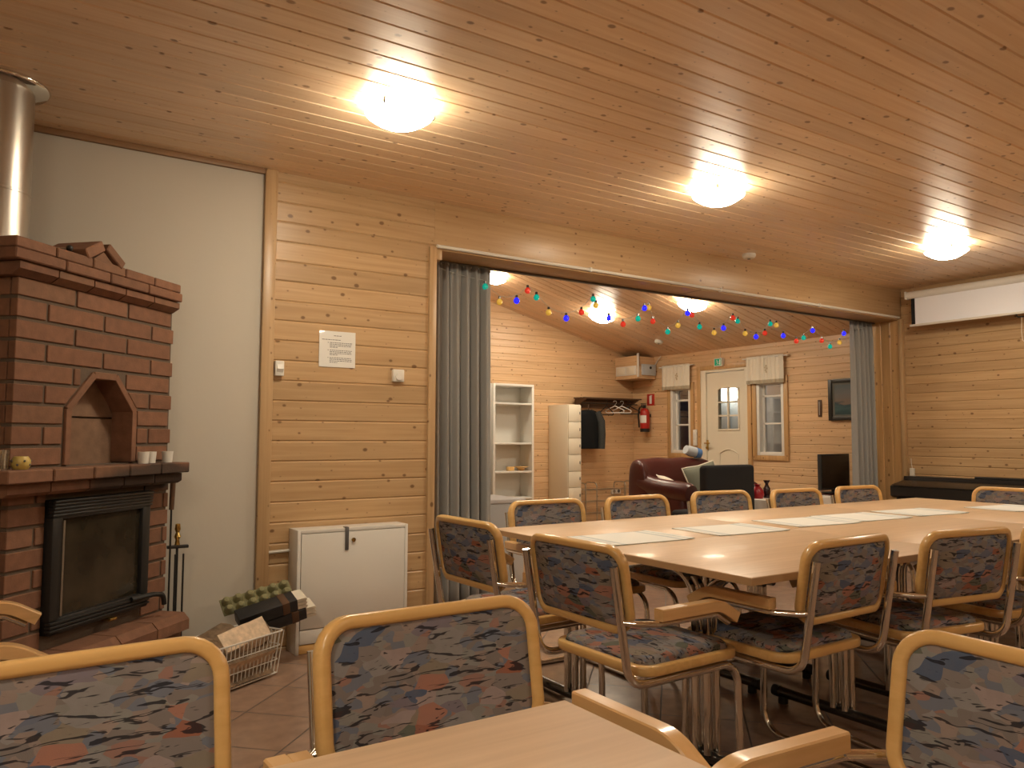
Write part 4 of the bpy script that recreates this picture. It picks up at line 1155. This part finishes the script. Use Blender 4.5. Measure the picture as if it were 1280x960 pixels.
hanger('black hanger at the right end of the coat rack by the extinguisher', 7.0, 7.79, M['blackplastic'], R(-30), .20, .10)
hanger('white wire hanger on the middle of the coat rack', 6.74, 7.79, M['white'], R(-52), .19, .09)
hanger('white wire hanger just right of the first white one', 6.86, 7.79, M['white'], R(-50), .19, .09)
ct = thing('coat', 'dark coat hanging from the coat rack beside the locker', 'coat', (6.30, 7.80, 1.47))
vs = []; fs = []; ns = 16; lv = [(.0,.05,.03), (-.02,.13,.05), (-.08,.16,.06), (-.2,.155,.065), (-.33,.16,.07), (-.43,.165,.075), (-.50,.155,.07)]
for z_, a_, b_ in lv:
    for k in range(ns):
        t_ = 2*PI*k/ns; w_ = 1 + .10*math.sin(5*t_+z_*8)
        vs.append((a_*math.cos(t_)*w_, b_*math.sin(t_)*w_, z_))
for j in range(len(lv)-1):
    for k in range(ns): fs.append((j*ns+k, j*ns+(k+1) % ns, (j+1)*ns+(k+1) % ns, (j+1)*ns+k))
fs += [tuple(range(ns)), tuple((len(lv)-1)*ns+k for k in range(ns))[::-1]]
MB().add(vs, fs).build('body', M['coat'], ct, 60)
q = MB(); q.tube([(.12,-.02,-.03), (.17,-.05,-.15), (.175,-.06,-.32), (.165,-.06,-.50)], [.05,.052,.048,.045], 12); q.build('sleeve', M['greengrey'] if False else plain('coat_sleeve', (.035,.037,.035), .85), ct, 60)
q = MB(); q.tube(fillet([(0,-.0,0), (0,.0,.05), (.02,0,.09), (0.01,0,.10)], .02), .006, 8); q.build('hanger_loop', M['brownwood'], ct)
# shoe rack
sr = thing('shoe_rack', 'low chrome wire shoe rack on the floor by the rear wall', 'shoe rack', (6.15, 7.62, 0))
q = MB()
for x in (0, .18, .66, .84): q.tube(fillet([(x,.28,.0), (x,.28,.54), (x+.0,.05,.54), (x,.05,0)], .05), .007, 8)
for z_ in (.15, .30, .45):
    for y_ in (.07, .16, .25): q.tube([(0,y_,z_), (.84,y_,z_)], .004, 6)
q.build('frame', M['steel'], sr, 60)
ot = thing('wall_socket', 'white double wall socket low on the rear wall behind the shoe rack', 'socket', (6.92, YR, .40))
MB().rbox((-.08,-.022,-.04), (.08,0,.04), .005).build('plate', M['whiteplastic'], ot)
q = MB()
for x in (-.04, .04): q.cyl((x,-.0245,0), (x,-.021,0), .022, 16)
q.build('outlet', M['greylatch'], ot)
# corner ventilation box
vb = thing('corner_box', 'boxed-in pine housing with white grilles high in the rear corner', 'wall box', (6.93, 7.555, 1.89))
q = MB(); q.box((0,0,0), (.318,.443,.018)); q.box((0,.0,.018), (.318,.012,.16)); q.box((.0,.012,.018), (.012,.443,.3)); q.box((.05,.012,.018), (.318,.1,.29))
q.build('housing', M['wall_dy'], vb, 0)
MB().rbox((-.012,.02,.045), (0,.42,.17), .004).build('vent_panel', M['whiteplastic'], vb)
q = MB()
for k in range(2): q.rbox((-.015,.05+.19*k,.06), (-.011,.20+.19*k,.155), .002)
q.build('grille', M['linen'], vb)
MB().rbox((-.004,-.01,.02), (.02,.012,.33), .003).build('corner_strip', M['white'], vb)
MB().rbox((.06,-.03,.045), (.30,.0,.19), .006).build('control_unit', M['palegrey'], vb)
q = MB(); q.cyl((.20,-.035,.145), (.20,-.029,.145), .018, 12); q.build('display', M['blackplastic'], vb)
q = MB(); q.tube(fillet([(.29,-.012,.18), (.30,-.06,.24), (.28,-.14,.295)], .04), .006, 6); q.build('cable', M['whiteplastic'], vb)
# extinguisher + sign
ex = thing('fire_extinguisher', 'red fire extinguisher hanging on the entrance wall by the coat rack', 'fire extinguisher', (XD-.085, 7.68, 1.19))
MB().lathe([(0,.045), (.061,.045), (.063,.06), (.063,.26), (.052,.295), (.03,.315), (0,.317)], seg=24).build('cylinder', M['red'], ex, 50)
MB().lathe([(0,0), (.061,0), (.064,.045), (.0,.046)], seg=24).build('base_ring', M['blackplastic'], ex, 50)
q = MB(); q.cyl((0,0,.31), (0,0,.345), .018, 12); q.rbox((-.06,-.012,.345), (.02,.012,.36), .004); q.rbox((-.065,-.010,.368), (.02,.010,.38), .004); q.build('valve', M['blackplastic'], ex)
q = MB(); q.tube(fillet([(0,.015,.33), (0,.10,.345), (-.01,.115,.22), (-.01,.10,.06)], .04), .010, 8); q.build('hose', M['blackplastic'], ex)
q = MB(); vs = []; fs = []
for k in range(9):
    a = R(150 + 12*k)
    for z_ in (.12, .22): vs.append((.0638*math.cos(a), .0638*math.sin(a), z_))
for k in range(8): fs.append((2*k, 2*k+2, 2*k+3, 2*k+1))
q.add(vs, fs).build('paper_label', M['paper'], ex)
MB().rbox((.05,-.03,.2), (.085,.03,.24), .002).build('wall_bracket', M['darkmetal'], ex)
sg = thing('extinguisher_sign', 'red and white extinguisher sign above the fire extinguisher', 'sign', (XD, 7.65, 1.62))
MB().rbox((-.006,-.07,-.077), (0,.07,.077), .002).build('plate', M['signred'], sg)
q = MB(); q.box((-.0075,-.022,-.055), (-.006,.022,.05)); q.box((-.0075,-.03,.05), (-.006,.008,.06)); q.build('symbol', M['paper'], sg)
es = thing('exit_sign', 'small green exit sign above the entrance door', 'exit sign', (XD, 6.435, 2.028))
MB().rbox((-.05,-.062,-.05), (0,.062,.05), .004).build('housing', M['white'], es)
MB().box((-.052,-.05,-.04), (-.050,.05,.04)).build('face', emit('exit_green', (.0,.30,.15), .35, (0,.2,.1)), es)
q = MB(); q.sphere((-.053,.012,.022), .007, 8, 6, (.3,1,1)); q.tube([(-.053,.008,.013), (-.053,.0,-.008), (-.053,.014,-.03)], .004, 6); q.tube([(-.053,.0,-.008), (-.053,-.018,-.026)], .004, 6); q.tube([(-.053,.02,.0), (-.053,.006,.008), (-.053,-.012,.004)], .0035, 6); q.box((-.0535,-.042,-.032), (-.052,-.024,.03)); q.build('running_figure', M['paper'], es)
MB().tube([(-.008,.0,.05), (-.008,.0,.15)], .004, 6).build('cable', M['linen'], es)
# valances
def valance(label, y0, y1):
    t = thing('window_valance', label, 'valance', (XD-.05, (y0+y1)/2, 0), 0, 'white lace valances')
    vs = []; fs = []; n_ = 60; m_ = 10; w_ = y1-y0
    for j in range(m_+1):
        v = j/m_
        for i in range(n_+1):
            u = i/n_; d = .010*math.sin(2*PI*7*u+.6)*(.6+.4*v)+.004*math.sin(2*PI*17*u)
            z_ = 2.05 - .32*v
            if j == m_: z_ += .008*abs(math.sin(PI*12*u))
            vs.append((d, -w_/2+w_*u, z_))
    for j in range(m_):
        for i in range(n_): a = j*(n_+1)+i; fs.append((a, a+1, a+n_+2, a+n_+1))
    o = MB().add(vs, fs).build('cloth', M['linen'], t, 80); s_ = o.modifiers.new('thickness', 'SOLIDIFY'); s_.thickness = .002
    q = MB(); q.tube([(0,-w_/2-.06,2.03), (0,w_/2+.05,2.03)], .007, 8)
    for yy in (-w_/2-.05, w_/2+.04): q.tube([(0,yy,2.03), (.05,yy,2.03)], .006, 6)
    q.build('rod', M['white'], t)
    q = MB(); vs = []; fs = []
    for i in range(n_+1):
        u = i/n_; d = .010*math.sin(2*PI*7*u+.6)+.004*math.sin(2*PI*17*u)-.003
        for z_ in (1.735, 1.775): vs.append((d, -w_/2+w_*u, z_))
    for i in range(n_): fs.append((2*i, 2*i+2, 2*i+3, 2*i+1))
    q.add(vs, fs).build('lace_border', plain('lace', (.42,.36,.26), .95), t, 80)
    q = MB()
    for k, (yy, z_) in enumerate(((.02,1.93), (.035,1.91), (.01,1.90), (.03,1.88), (.02,1.86))): q.sphere((-.016, yy-.06, z_), .012, 8, 6, (.25,1,1))
    q.build('embroidery', plain('embroidery', (.50,.43,.30), .95), t)
valance('white lace valance over the window left of the entrance door', 6.905, 7.39); valance('white lace valance over the window right of the entrance door', 5.50, 6.015)
sp_ = thing('switch_panel', 'tall white switch plate between left window and entrance door', 'switch', (XD, 6.85, 1.118))
MB().rbox((-.024,-.03,-.1), (0,.03,.1), .004).build('plate', M['whiteplastic'], sp_)
q = MB()
for k in range(3): q.rbox((-.028,-.02,-.08+.055*k), (-.022,.02,-.035+.055*k), .003)
q.build('rocker', M['white'], sp_)
tm = thing('thermometer', 'narrow wooden thermometer on the entrance wall left of the painting', 'thermometer', (XD, 5.082, 1.432))
MB().rbox((-.012,-.022,-.09), (0,.022,.09), .004).build('board', M['brownwood'], tm); MB().tube([(-.014,0,-.07), (-.014,0,.07)], .003, 6).build('glass_tube', M['paper'], tm)
# painting
def seascape():
    m, nt, b = newmat('painted_seascape'); tc = N(nt, 'ShaderNodeTexCoord'); sp = N(nt, 'ShaderNodeSeparateXYZ'); L(nt, tc.outputs['Object'], sp.inputs[0])
    n = N(nt, 'ShaderNodeTexNoise'); n.inputs['Scale'].default_value = 9; n.inputs['Detail'].default_value = 5; mp = N(nt, 'ShaderNodeMapping'); mp.inputs['Scale'].default_value = (1,.7,3)
    L(nt, tc.outputs['Object'], mp.inputs[0]); L(nt, mp.outputs[0], n.inputs['Vector'])
    h = math_node(nt, 'ADD', sp.outputs[2], math_node(nt, 'MULTIPLY', math_node(nt, 'SUBTRACT', n.outputs['Fac'], .5), .12))
    r = N(nt, 'ShaderNodeValToRGB'); mr = N(nt, 'ShaderNodeMapRange'); mr.inputs['From Min'].default_value = -.17; mr.inputs['From Max'].default_value = .17; L(nt, h, mr.inputs['Value'])
    cs = [(0,(.02,.05,.06)),(.25,(.05,.11,.12)),(.36,(.03,.07,.09)),(.42,(.20,.15,.12)),(.65,(.16,.16,.16)),(1,(.09,.13,.15))]
    e_ = r.color_ramp.elements
    while len(e_) < len(cs): e_.new(.5)
    for i, (p, c) in enumerate(cs): e_[i].position = p; e_[i].color = (*c, 1)
    L(nt, mr.outputs[0], r.inputs['Fac']); L(nt, r.outputs['Color'], b.inputs['Base Color']); b.inputs['Roughness'].default_value = .3
    return m
pt = thing('painting', 'dark framed seascape painting partly behind the right curtain', 'painting', (XD-.016, 4.68, 1.515))
MB().box((-.004,-.22,-.16), (0,.22,.16)).build('canvas', seascape(), pt)
q = MB()
for a, b in (((-.285,-.215), (-.24,.215)), ((.24,-.215), (.285,.215)), ((-.24,-.215), (.24,-.175)), ((-.24,.175), (.24,.215))): q.rbox((-.018,a[0],a[1]), (.014,b[0],b[1]), .005)
q.build('frame', plain('dark_frame', (.02,.017,.014), .4), pt)
q = MB()
for a, b in (((-.24,-.175), (-.215,.175)), ((.215,-.175), (.24,.175)), ((-.215,-.175), (.215,-.155)), ((-.215,.155), (.215,.175))): q.box((-.006,a[0],a[1]), (-.003,b[0],b[1]))
q.build('mount', plain('mount_grey', (.13,.13,.11), .7), pt)

# leather armchair
am = thing('leather_armchair', 'dark red leather armchair with rolled arms in the back room', 'armchair', (5.98, 5.95, 0))
def soft(mb, a, b, r): return mb.rbox(a, b, r, 5)
soft(MB(), (-.36,-.62,.14), (.36,-.05,.40), .05).build('base', M['leather'], am, 60)
soft(MB(), (-.34,-.66,.34), (.34,-.08,.50), .07).build('seat_cushion', M['leather'], am, 60)
q = MB(); vs = []; fs = []; nx_ = 16; prf = [(-.10,.40), (-.06,.62), (-.02,.82), (.03,.905), (.11,.915), (.17,.87), (.19,.70), (.19,.20), (.0,.18)]
for i in range(nx_+1):
    u = -1+2*i/nx_; x = u*.54; wing = max(0, abs(u)-.72)/.28
    for y_, z_ in prf:
        vs.append((x, y_-.10*wing**2*(1 if y_ < .1 else .2), z_-.045*wing**2*(1 if z_ > .6 else 0)-.012*(math.cos(u*PI*3)*.5+.5)*(1 if z_ > .8 else 0)))
n_ = len(prf)
for i in range(nx_):
    for k in range(n_): fs.append((i*n_+k, i*n_+(k+1) % n_, (i+1)*n_+(k+1) % n_, (i+1)*n_+k))
fs += [tuple(range(n_)), tuple(nx_*n_+k for k in range(n_))[::-1]]
o = q.add(vs, fs).build('backrest', M['leather'], am, 80); o.modifiers.new('soft', 'SUBSURF').render_levels = 2
for sx in (-1, 1):
    q = MB(); q.rbox((sx*.44-.085,-.62,.10), (sx*.44+.085,.02,.55), .06, 4)
    q.tube([(sx*.45,-.66,.58), (sx*.45,-.62,.585), (sx*.45,-.2,.61), (sx*.45,.02,.66)], [.085,.10,.10,.09], 16)
    q.build('armrest', M['leather'], am, 60)
q = MB()
for sx in (-1, 1):
    for y_ in (-.55, .1): q.cyl((sx*.38, y_, 0), (sx*.38, y_, .14), .025, 12)
q.build('feet', M['brownwood'], am)
def cushion(label, loc, rot, sz, mat, pipe=None):
    t = thing('cushion', label, 'cushion', loc); t.rotation_euler = rot
    vs = []; fs = []; K = 10
    for sgn in (1, -1):
        for i in range(K+1):
            for j in range(K+1):
                u, v = -1+2*i/K, -1+2*j/K; hgt = (1-abs(u)**2.6)*(1-abs(v)**2.6); pin = 1-.07*(1-abs(u*v))
                vs.append((u*sz*pin, sgn*(.004+.065*hgt**.6), v*sz*pin))
    n2_ = (K+1)**2
    for i in range(K):
        for j in range(K):
            a = i*(K+1)+j; fs.append((a, a+1, a+K+2, a+K+1)); fs.append((n2_+a, n2_+a+K+1, n2_+a+K+2, n2_+a+1))
    for i in range(K):
        for a, b in ((i*(K+1), (i+1)*(K+1)), (i*(K+1)+K, (i+1)*(K+1)+K), (i, i+1), (K*(K+1)+i, K*(K+1)+i+1)): fs.append((a, b, n2_+b, n2_+a))
    MB().add(vs, fs).build('cover', mat, t, 80)
    if pipe:
        q = MB(); pts = [(u*sz*(1-.07*(1-abs(u*v))), 0, v*sz*(1-.07*(1-abs(u*v)))) for u, v in [(-1,-1+.25*k) for k in range(8)]+[(-1+.25*k,1) for k in range(8)]+[(1,1-.25*k) for k in range(8)]+[(1-.25*k,-1) for k in range(8)]]
        q.tube(pts, .008, 6, closed=True); q.build('piping', pipe, t, 60)
cushion('small cream cushion lying behind the armchair arm', (5.72, 5.74, .60), (R(-50), R(20), R(10)), .15, M['linen'])
cushion('grey green cushion with pale piping leaning in the leather armchair', (6.10, 5.66, .66), (R(-18), R(-12), R(-15)), .19, M['greengrey'], M['linen'])
bt = thing('blue_bundle', 'rolled blue and white cloth on top of the armchair back', 'cloth', (6.30, 6.0, .955))
q = MB(); q.tube([(-.09,.02,.035), (-.03,.01,.015), (.06,-.02,-.005)], [.048,.058,.052], 14); q.build('roll', M['palegrey'], bt, 60)
q = MB(); q.tube([(.03,-.01,.0), (.085,-.03,-.012)], [.060,.050], 14); q.build('blue_end', M['bluecloth'], bt, 60)
# black chair
bk_ = thing('black_chair', 'low black upholstered chair seen from behind, in front of the armchair', 'chair', (5.45, 4.77, 0))
MB().rbox((-.32,-.04,.36), (.32,.06,.875), .035, 4).build('backrest', M['blackcloth'], bk_, 60)
MB().rbox((-.31,.04,.34), (.31,.42,.46), .04, 4).build('seat', M['blackcloth'], bk_, 60)
for sx in (-1, 1):
    MB().rbox((sx*.27-.02,.05,.0), (sx*.27+.02,.10,.36), .006).build('leg', M['frame'], bk_)
    MB().rbox((sx*.27-.02,.35,.0), (sx*.27+.02,.40,.36), .006).build('leg', M['frame'], bk_)
# white-clothed side table and things on it
ctb = thing('side_table', 'low side table covered with a white cloth in the back room', 'table', (6.29, 4.86, 0))
MB().rbox((-.465,-.28,.535), (.465,.28,.555), .004).build('tabletop', M['brownwood'], ctb)
for sx in (-1, 1):
    for sy in (-1, 1): MB().rbox((sx*.42-.02, sy*.23-.02, 0), (sx*.42+.02, sy*.23+.02, .535), .003).build('leg', M['brownwood'], ctb)
vs = []; fs = []; n_ = 80
rect = rrect(.485, .30, .03, 4)
pts = []
for i in range(len(rect)):
    a, b = rect[i], rect[(i+1) % len(rect)]; m_ = max(1, int(math.hypot(a[0]-b[0], a[1]-b[1])/.03))
    for k in range(m_): pts.append((a[0]+(b[0]-a[0])*k/m_, a[1]+(b[1]-a[1])*k/m_))
q = MB(); n_ = len(pts); vs = []
for z_, s_ in ((.559,.98), (.553,1.0), (.45,1.01), (.33,1.02)):
    for i, p in enumerate(pts):
        wv = 1 + (.018*math.sin(i*.9) if z_ < .5 else 0); vs.append((p[0]*s_*wv, p[1]*s_*wv, z_))
for j in range(3):
    for i in range(n_): fs.append((j*n_+i, j*n_+(i+1) % n_, (j+1)*n_+(i+1) % n_, (j+1)*n_+i))
fs.append(tuple(range(n_)))
tcl = q.add(vs, fs).build('tablecloth', plain('white_cloth', (.78,.72,.66), .9), None, 50); tcl.location = (6.29, 4.86, 0)
tag(tcl, 'white tablecloth draped over the low side table', 'tablecloth')
rb = thing('red_bag', 'small glossy red gift bag on the white-clothed table', 'bag', (5.875, 4.80, .5597))
q = MB().lathe([(0,0), (.05,0), (.062,.03), (.058,.07), (.035,.10), (.02,.115), (.035,.13)], seg=16); q.build('pouch', plain('red_foil', (.30,.012,.02), .3), rb, 60)
bo = thing('bottle', 'dark bottle standing beside the red bag', 'bottle', (5.985, 4.78, .5597))
MB().lathe([(0,0), (.03,0), (.032,.01), (.032,.09), (.018,.115), (.014,.13), (.016,.135), (.03,.16), (.03,.165), (0,.165)], seg=18).build('body', plain('dark_bottle', (.02,.006,.008), .15), bo, 50)
# tv on a low leather stool
st = thing('leather_stool', 'low dark red leather footstool under the black television', 'footstool', (7.02, 4.86, 0))
MB().rbox((-.20,-.24,.14), (.20,.24,.575), .05, 4).build('cushion', M['leather'], st, 60)
q = MB()
for sx in (-1, 1):
    for sy in (-1, 1): q.cyl((sx*.16, sy*.18, 0), (sx*.16, sy*.18, .15), .02, 10)
q.build('feet', M['brownwood'], st)
tv = thing('television', 'black television beside the right curtain in the back room', 'television', (6.93, 4.72, .576), R(4))
MB().rbox((-.26,-.02,.035), (.26,.02,.385), .006).build('housing', M['blackplastic'], tv)
MB().box((-.245,-.0215,.055), (.245,-.02,.37)).build('screen', plain('tv_screen', (.004,.004,.005), .25), tv)
MB().rbox((-.10,-.08,0), (.10,.08,.012), .004).build('stand', M['blackplastic'], tv); MB().rbox((-.03,-.015,.01), (.03,.015,.05), .003).build('neck', M['blackplastic'], tv)
# pale chest behind the left curtain
cc = thing('storage_chest', 'pale grey storage chest behind the left end of the long table', 'chest', (3.10, 5.0, 0))
MB().rbox((-.30,.0,.0), (.30,.45,.615), .006).build('body', M['palegrey'], cc); MB().rbox((-.31,-.01,.615), (.31,.46,.645), .006).build('lid', plain('chest_lid', (.60,.60,.62), .6), cc)

# ------------------------------------------------------------------ world, camera, look
w_ = bpy.data.worlds.new('night'); S.world = w_; w_.use_nodes = True
w_.node_tree.nodes['Background'].inputs[0].default_value = (.01,.012,.02,1); w_.node_tree.nodes['Background'].inputs[1].default_value = .3

yaw, pitch, roll = R(33.3), R(3.89), R(.21)
cy_, sy_, cp_, sp__ = math.cos(yaw), math.sin(yaw), math.cos(pitch), math.sin(pitch)
fwd = Vector((sy_*cp_, cy_*cp_, sp__)); rt = Vector((cy_, -sy_, 0)); up = rt.cross(fwd)
r2 = rt*math.cos(roll) + up*math.sin(roll); u2 = -rt*math.sin(roll) + up*math.cos(roll)
cam = bpy.data.cameras.new('camera'); co_ = bpy.data.objects.new('camera', cam); COL.objects.link(co_)
mt_ = Matrix(((r2.x, u2.x, -fwd.x), (r2.y, u2.y, -fwd.y), (r2.z, u2.z, -fwd.z))).to_4x4(); mt_.translation = (0, 0, 1.12)
co_.matrix_world = mt_
cam.sensor_width = 36; cam.lens = 970/1280*36; cam.clip_start = .02
S.camera = co_
S.view_settings.view_transform = 'Standard'; S.view_settings.look = 'None'; S.view_settings.gamma = 1; S.view_settings.use_curve_mapping = False
S.view_settings.exposure = 0.20
S.cycles.use_denoising = True; S.cycles.max_bounces = 8; S.cycles.diffuse_bounces = 5; S.cycles.glossy_bounces = 4; S.cycles.transparent_max_bounces = 8
S.cycles.sample_clamp_indirect = 6; S.cycles.caustics_reflective = False; S.cycles.caustics_refractive = False
